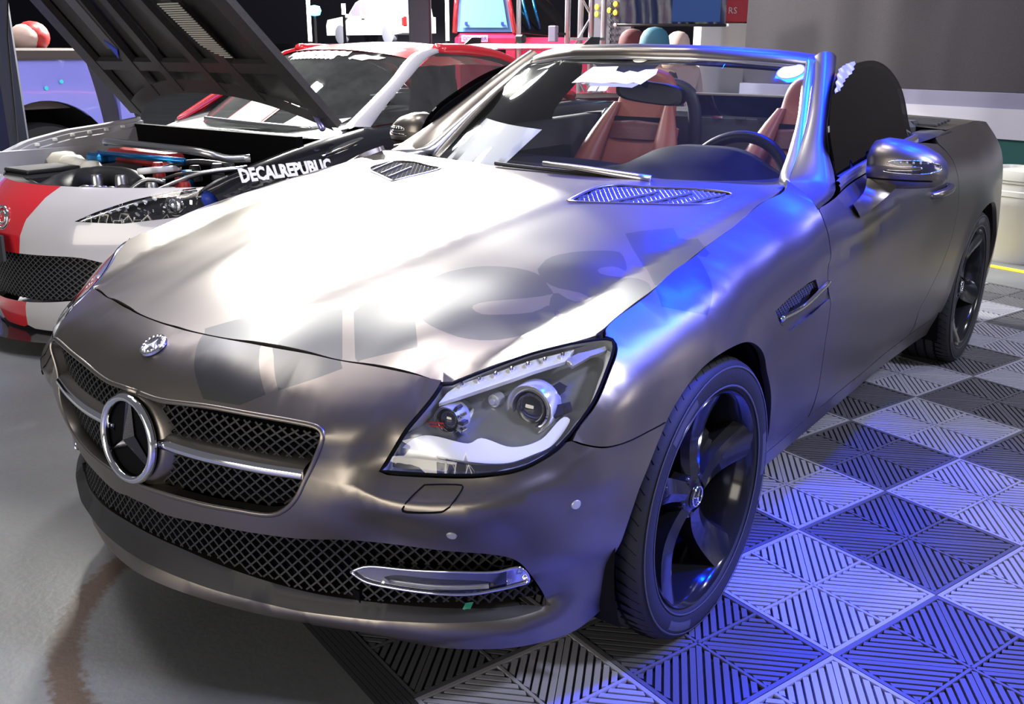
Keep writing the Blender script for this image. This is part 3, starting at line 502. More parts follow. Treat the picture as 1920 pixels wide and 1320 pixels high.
# creases pressed into the flank, on top of the measured skin
_cr = smooth_line(BK['crease'], .01); _cr2 = smooth_line(BK['crease2'], .01); _led = smooth_line(BK['ledge'], .008); _lip = smooth_line(BK['lipcrease'], .008); _rdg = np.array(BK['ridge'])
def skin(U):
    U = np.atleast_2d(np.asarray(U, float)); X = wrap(U); au = np.abs(U[:, 0]); _, n = ref_at(U[:, 0])
    def press(L, depth, fall, u0, u1):
        zc = np.interp(au, L[:, 0], L[:, 1]); t = zc - U[:, 1]; f = np.clip((au - u0) / .1, 0, 1) * np.clip((u1 - au) / .35, 0, 1)
        return f * np.where(t > 0, depth * np.exp(-t / fall), depth * np.exp(t / .005))
    def lift(L, depth, fall, u0, u1):              # skin stands out below a line
        zc = np.interp(au, L[:, 0], L[:, 1]); t = zc - U[:, 1]; f = np.clip((au - u0) / .10, 0, 1); f = f * f * (3 - 2 * f) * np.clip((u1 - au) / .14, 0, 1)
        return -f * np.where(t > 0, depth * np.exp(-t / fall), depth * np.exp(t / .004))
    def lipshelf(L):
        zc = np.interp(au, L[:, 0], L[:, 1]); t = U[:, 1] - zc; f = np.clip((L[-1, 0] - .02 - au) / .10, 0, 1)
        return f * .022 * np.clip(t / .008, 0, 1) * np.clip((.10 - t) / .04, 0, 1)
    def fold(L):                                   # side wall of the prow beside the lamp
        ur = np.interp(U[:, 1], L[::-1, 1], L[::-1, 0]); t = au - ur; f = np.clip((U[:, 1] - .42) / .10, 0, 1) * np.clip((.70 - U[:, 1]) / .05, 0, 1)
        return f * (np.where(t > 0, .008 * np.exp(-((t - .02) / .04) ** 2) * np.clip(t / .015, 0, 1), 0) - .003 * np.exp(-(t / .016) ** 2))
    zl = np.interp(au, _lip[:, 0], _lip[:, 1]); tl_ = zl - U[:, 1]; lipb = -.016 * np.exp(-((tl_ - .026) / .016) ** 2) * np.clip((_lip[-1, 0] + .05 - au) / .2, 0, 1)
    d = lipb + press(_cr, .007, .06, _cr[0, 0] - .05, _cr[-1, 0] + .3) + press(_cr2, -.005, .05, _cr2[0, 0], _cr2[-1, 0]) + lift(_led, .011, .07, _led[0, 0], _led[-1, 0] + .06) + lipshelf(_lip) + fold(_rdg)
    # wheel arch lips swell outwards
    for yc in (FW, RW):
        r = np.hypot(X[:, 1] - yc, X[:, 2] - .318); w = np.exp(-((r - .352) / .028) ** 2) * (np.abs(X[:, 0]) > .6) * np.clip((X[:, 2] - .22) / .15, 0, 1); d = d - .008 * w
    # crisp ledge under the headlamp, splitter edge
    X = X.copy(); X[:, :2] -= n * d[:, None]; return X
car = empty('convertible_car'); tag(car, 'matte grey two-seat convertible with black wheels and tone-on-tone lettering on the bonnet', 'car')
def L_(k, h=.012): return smooth_line(BK[k], h)
half_m = lambda P: [(-a, b) for a, b in P[::-1]]
seam = L_('seam'); seam[0, 0] = 0
hl = np.r_[L_('hl_in'), L_('hl_bot')[1:], L_('hl_out')[1:], L_('hl_top')[1:]]
hl_in, hl_bot, hl_out, hl_top = L_('hl_in'), L_('hl_bot'), L_('hl_out'), L_('hl_top')
bfs = L_('bf_seam'); seam2 = L_('seam2'); seam2[-6:] = seam2[-6:]
dfr = L_('door_front'); drr = L_('door_rear'); belt = L_('belt')
# bonnet
hs = wrap(seam)[:, :2]; ht = wrap(hl_top[::-1])[:, :2]; s2 = wrap(smooth_line(BK['seam2'][:-1]))[:, :2]
hr = smooth_line([(.724, 1.50), (.68, 1.535), (.594, 1.54), (.449, 1.505), (.31, 1.455), (.17, 1.415), (0, 1.40)], .02)
hhalf = np.r_[hs, ht[1:-3], s2[1:], hr[:-1]]
hpoly = np.r_[hhalf, [[0, 1.40]], hhalf[1:][::-1] * [-1, 1]]
vent = smooth_line(list(BK['vent_r']) + [BK['vent_r'][0]], .02)[:-1]
bonnet_lines = [[(s * a, b) for a, b in _icr[:-1] if b > .15 and b < 1.4] for s in (1, -1)] + [[(s * a, b) for a, b in _ocr[1:-1]] for s in (1, -1)]
hoodo = panel('hood', hood, inset(hpoly, .0012), 'paint', car, holes=[vent, vent * [-1, 1]], lines=bonnet_lines, h=.026, flange=.014, paints=[(smooth_line(P + [P[0]], .02)[:-1] if k in 'es' else np.array(P), 'decal') for k, P in BK['dec_h'].items()])
def region(fn, name, poly, mt, parent, keep=None, h=.012, off=.0018, drop=None):
    P, T, bd = tri_region(poly, h=h); C = P[T].mean(1)
    k = np.ones(len(T), bool)
    if keep is not None: k &= inside(C, keep)
    if drop is not None: k &= ~inside(C, drop)
    T = T[k]
    if len(T) == 0: return None
    N = surf_normals(fn, P); N *= np.sign(N[:, 2].mean()) if fn is hood else 1
    return obj(name, fn(P) + N * off, T, mt, parent)
for s in (1, -1):
    v = vent * [s, 1]
    o = region(hood, 'vent_grille', v, 'void', hoodo, off=-.012)
    fr = ribbon('vent_frame', hood, np.r_[v, v[:1]], .010, .003, 'paint', hoodo)
    mb = MB(); lo, hi = v.min(0), v.max(0)
    for k in np.arange(-1.2, 1.2, .040):
        for sg in (1, -1):
            t = np.linspace(lo[1], hi[1], 24); L = np.c_[(lo[0] + hi[0]) / 2 + k * .4 * 1.0 + sg * (t - lo[1]) * .8 - (.15 if sg > 0 else -.15), t]; ins = inside(L, v)
            for a in range(len(L) - 1):
                if ins[a] and ins[a + 1]:
                    X = hood(L[a:a + 2]) - [0, 0, .004]; mb.tube(X, .0026, 4, False)
    mb.done('vent_mesh', 'plastic2', hoodo)
    for f in (.22, .48, .74):
        a = v[np.argmin(np.hypot(v[:, 0] - s * (.31 + f * .1), v[:, 1] - 1.10 - .12 * f))]
        A = np.array([s * (.305 + .30 * f + .02), 1.13 + .15 * f]); Bp = A + [s * .05, .16]
        L = np.linspace(A, Bp, 12); L = L[inside(L, v)]
        if len(L) > 3: ribbon('vent_bar', hood, L, .008, .004, 'plastic2', hoodo)
# front bumper
aF = arch(FW, 180 - 47.5, 180 + 21, n=26)
bot = smooth_line([uz(.805, .50, .19), uz(.785, .43, .168), uz(.743, .346, .165), uz(.672, .272, .165), uz(.586, .217, .168), uz(.44, .16, .182), uz(.2, .075, .206), (0, .216)], .015)
bh = np.r_[seam, hl_in[1:], hl_bot[1:-1], bfs[:-1], aF, bot[:-1]]
bpoly = np.r_[bh, [[0, .216]], half_m(bh[1:])]
gr = smooth_line(BK['grille'], .012); gr = gr[gr[:, 0] > .012]; grille = np.r_[gr, half_m(gr)]
it = smooth_line(BK['intake'], .012); it = it[it[:, 0] > .012]; intake = np.r_[it, half_m(it)]
ledge = _led; lip = _lip[_lip[:, 0] > _lip[-1, 0] - .04]
_sb = np.array(BK['intake'])[11:]; _sl = _lip[(_lip[:, 0] > .02) & (_lip[:, 0] < _lip[-1, 0] - .05)]; shelf = np.r_[_sl[_sl[:, 0] > .02][::-1], [(.0, .242), (0, .30)], _sb[::-1][:, :] + [0, .004]]; shelf = np.r_[_sl[::-1], half_m(_sl[::-1]), half_m(_sb[::-1] + [0, .004])[::1], _sb[::-1] + [0, .004]]
bump = panel('front_bumper', skin, inset(bpoly, .0012), 'paint', car, holes=[grille, intake], lines=[ledge, half_m(ledge), ledge + [0, .005], half_m(ledge + [0, .005])], h=.026, flange=.03, paints=[(np.array(BK['dec_w'][k]), 'decal') for k in ('M1', 'M2', 'M3')] + [(shelf, 'plastic')])  # dark reflection on the shelf above the lip is put in as black
def lattice(name, fn, poly, pu, pz, w, d, off, mt, parent):
    P = np.array(poly); lo, hi = P.min(0), P.max(0); mb = MB(); H = hi[1] - lo[1]; sl = pu / pz
    c = lo[0] - H * sl
    while c < hi[0] + H * sl:
        for sg in (1, -1):
            z = np.linspace(lo[1], hi[1], max(8, int(H / .008))); L = np.c_[c + sg * (z - lo[1]) * sl, z]; ins = inside(L, poly)
            run = []
            for q, k in list(zip(L, ins)) + [(None, False)]:
                if k: run.append(q)
                else:
                    if len(run) > 1:
                        U = np.array(run); X = fn(U); N = surf_normals(fn, U); T = np.gradient(X, axis=0); T /= np.linalg.norm(T, axis=1)[:, None]; S = np.cross(N, T)
                        V = []
                        for x, n, s_ in zip(X, N, S): V += [x + n * off + s_ * w / 2, x + n * off - s_ * w / 2, x + n * (off - d) - s_ * w / 2, x + n * (off - d) + s_ * w / 2]
                        F = [(4*i + a, 4*i + (a+1) % 4, 4*i + 4 + (a+1) % 4, 4*i + 4 + a) for i in range(len(run) - 1) for a in range(4)]; mb.add(V, F)
                    run = []
        c += pu
    return mb.done(name, mt, parent)
G = empty('grille'); G.parent = car; G.location = (0, .1, .5)
def under(o):                                    # keep a child where it was built
    o.matrix_parent_inverse = mathutils.Matrix.Translation(-mathutils.Vector(o.parent.location)); return o
under(panel('grille_backing', wrap, inset(grille, -.006), 'void', G, h=.04, flange=0, off=-.05))
under(lattice('grille_mesh', wrap, inset(grille, .003), .026, .022, .0035, .012, -.022, 'plastic', G))
under(panel('intake_backing', wrap, inset(intake, -.006), 'void', G, h=.04, flange=0, off=-.05))
under(lattice('intake_mesh', wrap, inset(intake, .004), .026, .022, .0035, .012, -.024, 'plastic', G))
under(ribbon('grille_surround', skin, np.r_[grille, grille[:1]], .010, .003, 'paint', G))
# wings of the grille: painted top, bright front edge
for s in (1, -1):
    P0 = [(.06, .020, .528), (.2, .036, .527), (.32, .064, .527), (.415, .094, .528)]
    P0 = catmull(P0, 14); mb = MB(); g = []
    for x, y, z in P0:
        t = (x - .06) / .355; w = .030 - .010 * t
        g.append([(s*x, y + .075, z + .028), (s*x, y + .03, z + .024), (s*x, y + .004, z + .012), (s*x, y - .002, z + .006)])
    mb.grid(g); under(mb.done('grille_wing', 'paint', G, smooth=True))
    mb = MB(); g = []
    for x, y, z in P0:
        g.append([(s*x, y - .002, z + .006), (s*x, y - .008, z + .002), (s*x, y - .010, z - .007), (s*x, y - .006, z - .014), (s*x, y + .006, z - .018), (s*x, y + .05, z - .02)])
    mb.grid(g); e = g[-1]; mb.add(e + [(s*(P0[-1][0] + .004), P0[-1][1] + .05, .53)], [(0,1,2,3,4,5,6)]); under(mb.done('wing_chrome', 'chrome', G, smooth=True))
# star pod, ring and star
tilt = math.radians(6.5); ax = np.array([0, -math.cos(tilt), math.sin(tilt)]); upv = np.array([0, math.sin(tilt), math.cos(tilt)]); rx = np.array([1., 0, 0]); sc_ = np.array([0, .004, .518])
E_ = empty('star_emblem'); E_.parent = car; E_.location = tuple(sc_)
under(MB().lathe([(.0, .0), (.086, .0), (.098, -.006), (.112, -.035), (.125, -.07)], sc_ - ax * .012, ax, 48).done('emblem_pod', 'paint', E_, sharp=40))
under(MB().lathe([(0, .001), (.085, .001)], sc_ - ax * .010, ax, 48).done('emblem_disc', 'void', E_))
under(MB().lathe([(.083 + .0085 * math.cos(a), .0085 * math.sin(a)) for a in np.linspace(0, 2 * math.pi, 13)], sc_, ax, 64).done('emblem_ring', 'chrome', E_, smooth=True))
for k in range(3):
    a = math.pi / 2 + k * 2 * math.pi / 3; d = math.cos(a) * rx + math.sin(a) * upv; pz = -math.sin(a) * rx + math.cos(a) * upv
    cR = d * 0; tip = sc_ + d * .083; b0 = sc_; h1 = (math.cos(math.pi / 3) * d + math.sin(math.pi / 3) * pz) * .017; h2 = (math.cos(math.pi / 3) * d - math.sin(math.pi / 3) * pz) * .017
    V = [b0 + ax * .012, b0 + h1 - ax * .004, b0 + h2 - ax * .004, tip + pz * .0025 - ax * .004, tip - pz * .0025 - ax * .004, tip + ax * .003]
    under(MB().add(V, [(0, 1, 3, 5), (0, 5, 4, 2)]).done('star_point', 'dark_chrome', E_))
# small round badge above the grille
bp = wrap([[0, .692]])[0]; bn = surf_normals(wrap, np.array([[0., .692]]))[0]
Bd = empty('badge'); Bd.parent = car; Bd.location = tuple(bp)
under(MB().lathe([(.0, .002), (.021, .0025), (.024, .004), (.028, .003), (.029, -.002)], bp, bn, 40).done('badge_ring', 'chrome', Bd, sharp=35))
for k in range(16):
    a = 2 * math.pi * k / 16; e1 = np.cross(bn, [1, 0, 0]); e1 /= np.linalg.norm(e1); e0 = np.array([1., 0, 0])
    c = bp + bn * .004 + (math.cos(a) * e0 + math.sin(a) * e1) * .022
    under(MB().lathe([(0, .002), (.003, .0012), (.0035, 0)], c, bn, 6).done('badge_leaf', 'satin', Bd))
for k in range(3):
    a = math.pi / 2 + k * 2 * math.pi / 3; d = math.cos(a) * e0 + math.sin(a) * e1; q = -math.sin(a) * e0 + math.cos(a) * e1
    under(MB().add([bp + bn * .006, bp + d * .016 + bn * .003, bp + d * .003 + q * .004 + bn * .003, bp + d * .003 - q * .004 + bn * .003], [(0, 2, 1), (0, 1, 3)]).done('badge_star', 'white', Bd))
# parking sensors and washer covers
for (u, z) in BK['sens']:
    for s in (1, -1):
        p = skin([[s * u, z]])[0]; n = surf_normals(skin, np.array([[s * u, z]]))[0]
        MB().lathe([(0, .003), (.0085, .0025), (.0098, .0), (.0105, -.003)], p, n, 20).done('parking_sensor', 'lamp_grey', car, sharp=40)
wl = smooth_line(BK['washer'] + [BK['washer'][0]], .008)
for s in (1, -1): ribbon('washer_cover_gap', skin, wl * [s, 1], .003, .002, 'void', bump)
tp = BK['tape']; region(skin, 'tape_piece', tp, 'green_tape', bump, off=.001)
# daytime lights in the lower intake
def half_part(root): return mirror_tree(root, car)
D = empty('daytime_light'); D.parent = car
drl = smooth_line(BK['drl'] + [BK['drl'][0]], .012)[:-1]; drn = smooth_line(BK['drl_lens'] + [BK['drl_lens'][0]], .012)[:-1]
panel('light_housing', wrap, drl, 'dark_chrome', D, holes=[drn], h=.015, flange=.03, off=-.004)
panel('light_tray', wrap, drn, 'lamp_dark', D, h=.015, flange=.0, off=-.014)
ribbon('light_bezel', wrap, np.r_[drl, drl[:1]], .006, .003, 'chrome', D).location = (0, 0, 0)
panel('light_lens', wrap, inset(drl, .003), 'lens', D, h=.015, flange=.0, off=.002)
bar = smooth_line([(drn[:, 0].min() + .012, float(drn[:, 1].mean()) - .001), (float(drn[:, 0].mean()), float(drn[:, 1].mean()) - .004), (drn[:, 0].max() - .012, float(drn[:, 1].mean()) - .002)], .01)
ribbon('light_bar', wrap, bar, .007, -.006, 'lamp_grey', D)
q = drl[(drl[:, 0] > drl[:, 0].max() - .05)]; panel('end_reflector', wrap, inset(np.r_[q], .003), 'chrome', D, h=.012, flange=0, off=-.002)
half_part(D)
# fenders
aFr = arch(FW, -8, 180 - 47.5, n=40)
sillF = [(u_at_y(y, .279 + .006 * (y - 1.17)), .279 + .006 * (y - 1.17)) for y in np.linspace(1.52, 1.19, 12)]
def on_plan(xy):
    u, d = to_ud(np.array([xy])); zz = np.linspace(.70, .96, 131); dd = WRAP(np.c_[np.full(131, u[0]), zz]); k = np.argmin(np.abs(dd - d[0]) + np.abs(zz - hood([xy])[0, 2]) * .3); return [float(u[0]), float(zz[k])]
s2u = smooth_line([BK['hl_top'][1]] + [on_plan(q) for q in ((.760,.55),(.760,.674),(.758,.786),(.755,.91),(.747,1.056),(.738,1.219),(.731,1.361),(.724,1.49))], .015)
fpoly = np.r_[s2u, dfr, sillF, aFr[1:], bfs[::-1][1:], hl_out[1:]]
ventp = np.array(BK['vent'])
fend = panel('front_fender', skin, inset(fpoly, .0018), 'paint', car, holes=[ventp], h=.026, flange=.016, paints=[(smooth_line(BK['dec_w'][k] + [BK['dec_w'][k][0]], .02)[:-1] if k == 's' else np.array(BK['dec_w'][k]), 'decal') for k in 'st'])
V_ = empty('fender_vent'); V_.parent = car
panel('vent_backing', wrap, inset(ventp, -.004), 'paint', V_, h=.02, flange=0, off=-.022)
vm = np.array([(1454,0)]); 
up = np.array(BK['vent'])[[0, 1, 2, 3, 4, 7, 9]]; lattice('vent_mesh', wrap, np.array(BK['vent'])[[0, 1, 2, 3, 4, 9]], .016, .013, .003, .006, -.010, 'plastic2', V_)
vb = np.array(BK['vent']); strake = smooth_line([vb[9] + [.004, .012], vb[9] * .55 + vb[5] * .45 + [0, -.006], vb[5]], .01)
ribbon('vent_strake', wrap, strake, .013, .006, 'chrome', V_)
low = [vb[9] + [.006, 0], vb[9] * .5 + vb[5] * .5 + [.0, -.014], vb[5] + [0, -.012], vb[6], vb[7], vb[8]]
panel('vent_scoop', wrap, low, 'paint', V_, h=.02, flange=.004, off=-.003)
half_part(V_)
fm = mirror_tree(fend, car); fm.data.polygons.foreach_set('material_index', [0] * len(fm.data.polygons))
# doors, side skirts, rear quarters
zs = lambda y: .279 + .006 * (y - 1.17)
sillD = [(u_at_y(y, zs(y)), zs(y)) for y in np.linspace(2.50, 1.53, 40)]
dtop = smooth_line([list(uz(.805, 2.63, .945))] + BK['belt'][:0:-1] + [BK['door_front'][2]], .015)
drl_ = np.r_[drr, [[u_at_y(2.50, .33), .33]]]
dpoly = np.r_[dfr[np.argmin(np.linalg.norm(dfr - BK['door_front'][2], axis=1)):], sillD[::-1], drl_[::-1], dtop[:-1]]
clip = lambda L, a, b: L[(L[:, 0] > a) & (L[:, 0] < b)]
door = panel('door', skin, inset(dpoly, .0018), 'paint', car, lines=[clip(_cr[::3], dfr[:, 0].max() + .02, 9), clip(_cr[::3] + [0, .012], dfr[:, 0].max() + .02, 9), clip(_cr2[::3], dfr[:, 0].max() + .02, 9), clip(_cr2[::3] + [0, .012], dfr[:, 0].max() + .02, 9)], h=.03, flange=.016)
skp = [(u_at_y(y, zs(y) - .004), zs(y) - .004) for y in np.linspace(1.185, 2.88, 60)] + [(u_at_y(y, .19), .19) for y in np.linspace(2.90, 1.21, 60)]
skirt = panel('side_skirt', skin, skp, 'paint', car, h=.03, flange=.05)
aR = arch(RW, 188, -8, n=50)
qtop = smooth_line([list(uz(.785, 2.66, .962)), list(uz(.787, 2.85, .975)), list(uz(.785, 3.05, .982)), list(uz(.782, 3.3, .98)), list(uz(.745, 3.6, .965)), list(uz(.715, 3.86, .945))], .02)
sillQ = [(u_at_y(y, zs(y)), zs(y)) for y in np.linspace(2.515, 2.895, 14)]
qpoly = np.r_[qtop, [(u_at_y(3.86, z), z) for z in np.linspace(.9, .26, 16)], [(u_at_y(3.64, .26), .26)], aR[::-1][0:], sillQ[::-1], drl_[::-1][1:], [list(uz(.81, 2.645, .942))]]
quart = panel('rear_quarter', skin, inset(qpoly, .0018), 'paint', car, h=.03, flange=.016)
tail = np.r_[[(u, .93 - .0 * u) for u in np.linspace(u_at_y(3.865, .9), SMAX, 20)], [(u, .24) for u in np.linspace(SMAX, u_at_y(3.865, .3), 20)]]
tl = panel('rear_bumper', skin, tail, 'paint', car, h=.05, flange=.0)
for o in (door, skirt, quart, tl): mirror_tree(o, car)
# door handle
hx = wrap([[u_at_y(2.50, .80), .80]])[0]
for s in (1, -1):
    mb = MB(); pts = [(s * .868, 2.40, .795), (s * .893, 2.43, .80), (s * .9, 2.50, .803), (s * .893, 2.575, .806), (s * .868, 2.60, .808)]
    mb.tube(catmull(pts, 16), [.012] * 3 + [.014] * 10 + [.012] * 3, 10); mb.done('door_handle', 'paint', car, smooth=True)
# rear deck, tonneau and its louvres
g = []
for y in np.linspace(2.86, 4.06, 16):
    zc = 1.0 - .06 * ((y - 2.9) / 1.2) ** 2; w = np.interp(y, [2.86, 3.3, 3.6, 3.86, 4.06], [.787, .782, .745, .715, .60]); ze = np.interp(y, [2.86, 3.3, 3.6, 3.86, 4.06], [.975, .98, .965, .945, .92])
    g.append([(w * t, y, ze + (zc - ze + .02) * (1 - t * t) * .6) for t in np.linspace(-1, 1, 25)])
MB().grid(g).done('rear_deck', 'paint', car, smooth=True)
for k in range(5): MB().box((.66, 2.93 + .045 * k, .985 + .002 * k), (.16, .014, .012), bev=.003).done('deck_louvre', 'plastic2', car)
for s in (1, -1): MB().grid([[(s * x, y, z) for x, z in ((.80, np.interp(y, [1.7, 2.3, 2.9], [.915, .955, .968])), (.77, np.interp(y, [1.7, 2.3, 2.9], [.922, .962, .975])), (.70, np.interp(y, [1.7, 2.3, 2.9], [.915, .955, .972])), (.66, .80))] for y in np.linspace(1.72, 2.90, 14)]).done('cockpit_rim', 'plastic', car, smooth=True)
# windscreen: pillars, header, bright trim, pane
Gp = np.array([(.690,1.56,.885),(.655,1.642,.892),(.64,1.655,.905),(.623,1.754,.974),(.598,1.867,1.056),(.558,1.985,1.142),(.538,2.051,1.187),(.515,2.10,1.215)])
Tp = np.array([(.724,1.508,.914),(.704,1.575,.912),(.676,1.64,.918),(.656,1.746,.977),(.622,1.877,1.056),(.581,2.003,1.142),(.551,2.09,1.199),(.530,2.145,1.232)])
Op = np.array([(.838,1.432,.874),(.818,1.60,.893),(.785,1.675,.935),(.735,1.755,.99),(.690,1.875,1.06),(.643,2.018,1.143),(.608,2.125,1.20),(.585,2.19,1.232)])
n_ = 28; Gp, Tp, Op = catmull(Gp, n_), catmull(Tp, n_), catmull(Op, n_)
_f = np.linspace(.35, 1, n_)[:, None]; mid = (Tp + Op) / 2 + np.array([.012, -.024, .016]) * _f; q1 = Tp * .75 + Op * .25 + np.array([.004, -.017, .012]) * _f; q3 = Tp * .25 + Op * .75 + np.array([.012, -.016, .011]) * _f
bk = Op + [-.045, .035, -.01]; bk2 = Gp + [-.0, .04, -.01]
pil = MB(); pil.grid(np.stack([Tp, q1, mid, q3, Op, bk, bk2], 1)); pil = pil.done('windscreen_pillar', 'paint', car, smooth=True)
tr = MB(); tr.grid(np.stack([Tp + [0, 0, .001], (Tp + Gp) / 2 + [0, -.007, .006], Gp + [0, -.001, .001], Gp + [0, .012, -.004]], 1)); tr = tr.done('pillar_trim', 'satin', car, smooth=True)
mirror_tree(pil, car); mirror_tree(tr, car)
xs = np.linspace(-.55, .55, 41); ax_ = np.abs(xs)
ht_y = np.interp(ax_, [0, .1, .217, .275, .36, .457, .55], [1.90, 1.908, 1.932, 1.963, 2.015, 2.078, 2.165]); ht_z = np.interp(ax_, [0, .217, .275, .358, .457, .55], [1.266, 1.262, 1.259, 1.254, 1.246, 1.231])
gl_y = np.interp(ax_, [0, .1, .22, .365, .463, .55], [1.88, 1.888, 1.915, 1.985, 2.045, 2.11]); gl_z = np.interp(ax_, [0, .22, .365, .463, .55], [1.226, 1.223, 1.214, 1.205, 1.196])
A = np.c_[xs, gl_y, gl_z]; Bq = np.c_[xs, ht_y, ht_z]
hd = MB(); hd.grid(np.stack([A + [0, .012, -.012], A + [0, -.004, .006], A * .5 + Bq * .5 + [0, -.012, .008], Bq + [0, .0, -.001], Bq + [0, .03, .004], Bq + [0, .12, -.004], Bq + [0, .13, -.03], A + [0, .05, -.02]], 1)); hd.done('windscreen_header', 'paint', car, smooth=True)
ht_ = MB(); ht_.grid(np.stack([A + [0, -.004, -.006], A + [0, -.009, .0], A + [0, -.006, .007]], 1)); ht_.done('header_trim', 'satin', car, smooth=True)
wsp = smooth_line([(0, .895), (.3, .895), (.55, .897), (.645, .90), (.623, .974), (.598, 1.056), (.558, 1.142), (.538, 1.187), (.463, 1.205), (.365, 1.214), (.22, 1.223), (0, 1.228)], .03)
wsp = np.r_[wsp, wsp[1:-1][::-1] * [-1, 1]]
ws_o = panel('windscreen_glass', screen, wsp, 'glass', car, h=.05, flange=0, out=-1)
fo = lambda k, m_, off, nm: region(screen, nm, BK[k] if len(BK[k]) > 1 else ell(BK[k][0]), m_, ws_o, off=off, h=.02)
def ell(c, a=.028, b=.014): return [(c[0] + a * math.cos(t), c[1] + b * math.sin(t)) for t in np.linspace(0, 2 * math.pi, 25)[:-1]]
def sfront(name, poly, m_, off):
    P, T, bd = tri_region(poly, h=.02); N = surf_normals(screen, P); N *= -np.sign(N[:, 1].mean()); return obj(name, screen(P) + N * off, T, m_, ws_o)
sfront('frit_band', BK['frit'], 'plastic', -.002)
sfront('lettering_shadow', BK['blob2'], 'sticker_grey', .0008); sfront('lettering_sticker', BK['blob'], 'sticker', .0012)
c = BK['oval1'][0]; sfront('oval_sticker', ell(c, .027, .011), 'cream', .001); c = BK['oval2'][0]; sfront('oval_sticker', ell(c, .033, .02), 'sticker', .001); sfront('oval_sticker_rim', [*ell(c, .036, .022)], 'sticker_grey', .0006)
for k in ('chip1', 'chip2'): sfront('small_sticker', BK[k], 'cream', .001)
# wiper
wp = lambda P: screen(P) + [0, -.012, .012]
w1 = smooth_line([(-.17, .905), (.1, .902), (.33, .899)], .03); MB().tube(wp(w1), .006, 6).done('wiper_blade', 'plastic', car)
w2 = smooth_line([(.02, .912), (.16, .906), (.36, .888)], .03); MB().tube(wp(w2) + [0, -.012, .008], np.linspace(.007, .013, len(w2)), 6).done('wiper_arm', 'satin', car, smooth=True)
cw = MB(); xs = np.linspace(-.68, .68, 41); cy = np.interp(np.abs(xs), [0, .17, .31, .449, .594, .68], [1.40, 1.415, 1.455, 1.505, 1.54, 1.535]); 
cw.grid(np.stack([np.c_[xs, cy - .03, np.full(41, .885)], np.c_[xs, cy + .06, np.full(41, .885)], np.c_[xs, cy + .30, np.full(41, .89)]], 1)); cw.done('cowl_panel', 'plastic', car)
# side windows with a dark shade, door waist strips, mirror triangles
wpoly = smooth_line(BK['win'], .02)
sw = panel('side_window', side, wpoly, 'tint', car, h=.05, flange=.005)
shade = panel('window_shade', side, inset(wpoly, .012), 'void', car, h=.06, flange=.004, off=-.012)
crump = panel('shade_edge', side, smooth_line(BK['foil'], .006), 'foil', car, h=.006, flange=.0, off=.006)
for v in crump.data.vertices: v.co.x += .0022 * math.sin(v.co.y * 120 + v.co.z * 60) + .0018 * math.sin(v.co.z * 150 - v.co.y * 70)
bl = wrap(belt[belt[:, 0] > BK['belt'][1][0] - .01]); st = MB(); st.grid(np.stack([bl + [-.012, 0, .030], bl + [-.004, 0, .03], bl + [.001, 0, .024], bl + [-.003, 0, .020], bl + [.002, 0, .014], bl + [.003, 0, .004], bl + [-.002, 0, .0]], 1)); st = st.done('waist_strip', 'satin', car, smooth=False)
for o in (sw, shade, st): mirror_tree(o, car)
# door mirrors
Mr = empty('door_mirror'); Mr.parent = car
secs = []
for x, hw, hh, yc, zc in [(.826,.040,.047,1.86,.949),(.836,.062,.062,1.86,.950),(.868,.078,.069,1.86,.952),(.913,.082,.067,1.863,.950),(.962,.076,.058,1.868,.945),(1.0,.062,.045,1.875,.937),(1.020,.040,.030,1.882,.931),(1.027,.015,.014,1.885,.928)]:
    ring = []
    for a in np.linspace(0, 2 * math.pi, 29)[:-1]:
        ca, sa = math.cos(a), math.sin(a); yy = -abs(ca) ** .8 * hw if ca > 0 else abs(ca) ** .5 * hw * .45
        ring.append((x, yc + yy, zc + math.copysign(abs(sa) ** .85, sa) * hh))
    ring.append(ring[0]); secs.append(ring)
mb = MB(); mb.grid(secs); mb.add(secs[0][:-1], [tuple(range(28))]); mb.add(secs[-1][:-1], [tuple(range(28))]); shell = mb.done('mirror_shell', 'paint', Mr, smooth=True)
# repeater: two slim prongs joined at the tip
def mface(x, z):
    T = [(.826,.040,.047,1.86,.949),(.836,.062,.062,1.86,.950),(.868,.078,.069,1.86,.952),(.913,.082,.067,1.863,.950),(.962,.076,.058,1.868,.945),(1.0,.062,.045,1.875,.937),(1.020,.040,.030,1.882,.931),(1.027,.015,.014,1.885,.928)]
    X = [t[0] for t in T]; hw, hh, yc, zc = [float(np.interp(x, X, [t[i] for t in T])) for i in (1, 2, 3, 4)]
    s_ = min(.999, abs((z - zc) / hh)) ** (1 / .85); return yc - (1 - s_ * s_) ** .4 * hw
gv = MB()
band = []
for x, hw, hh, yc, zc in [(.836,.060,.058,1.86,.956),(.868,.0785,.064,1.86,.958),(.913,.0825,.062,1.863,.957),(.962,.0765,.053,1.868,.952),(1.0,.0625,.040,1.875,.944),(1.022,.038,.026,1.882,.938)]:
    band.append([(x, mface(x, .916) - .0012, .916), (x, mface(x, .912) - .0012, .912)])
gv.grid(band); gv.done('mirror_groove', 'void', Mr)
def mpatch(name, poly, m_, off):
    P, T, bd = tri_region(poly, h=.008); return obj(name, [(a, mface(a, b) - off, b) for a, b in P], T, m_, Mr)
mpatch('repeater_lens', [(.893,.961),(.913,.967),(.973,.967),(1.012,.958),(1.018,.944),(.99,.936),(.93,.935),(.883,.938),(.893,.942),(.958,.944),(.98,.948),(.973,.953),(.918,.955)], 'lamp_dark', .0018)
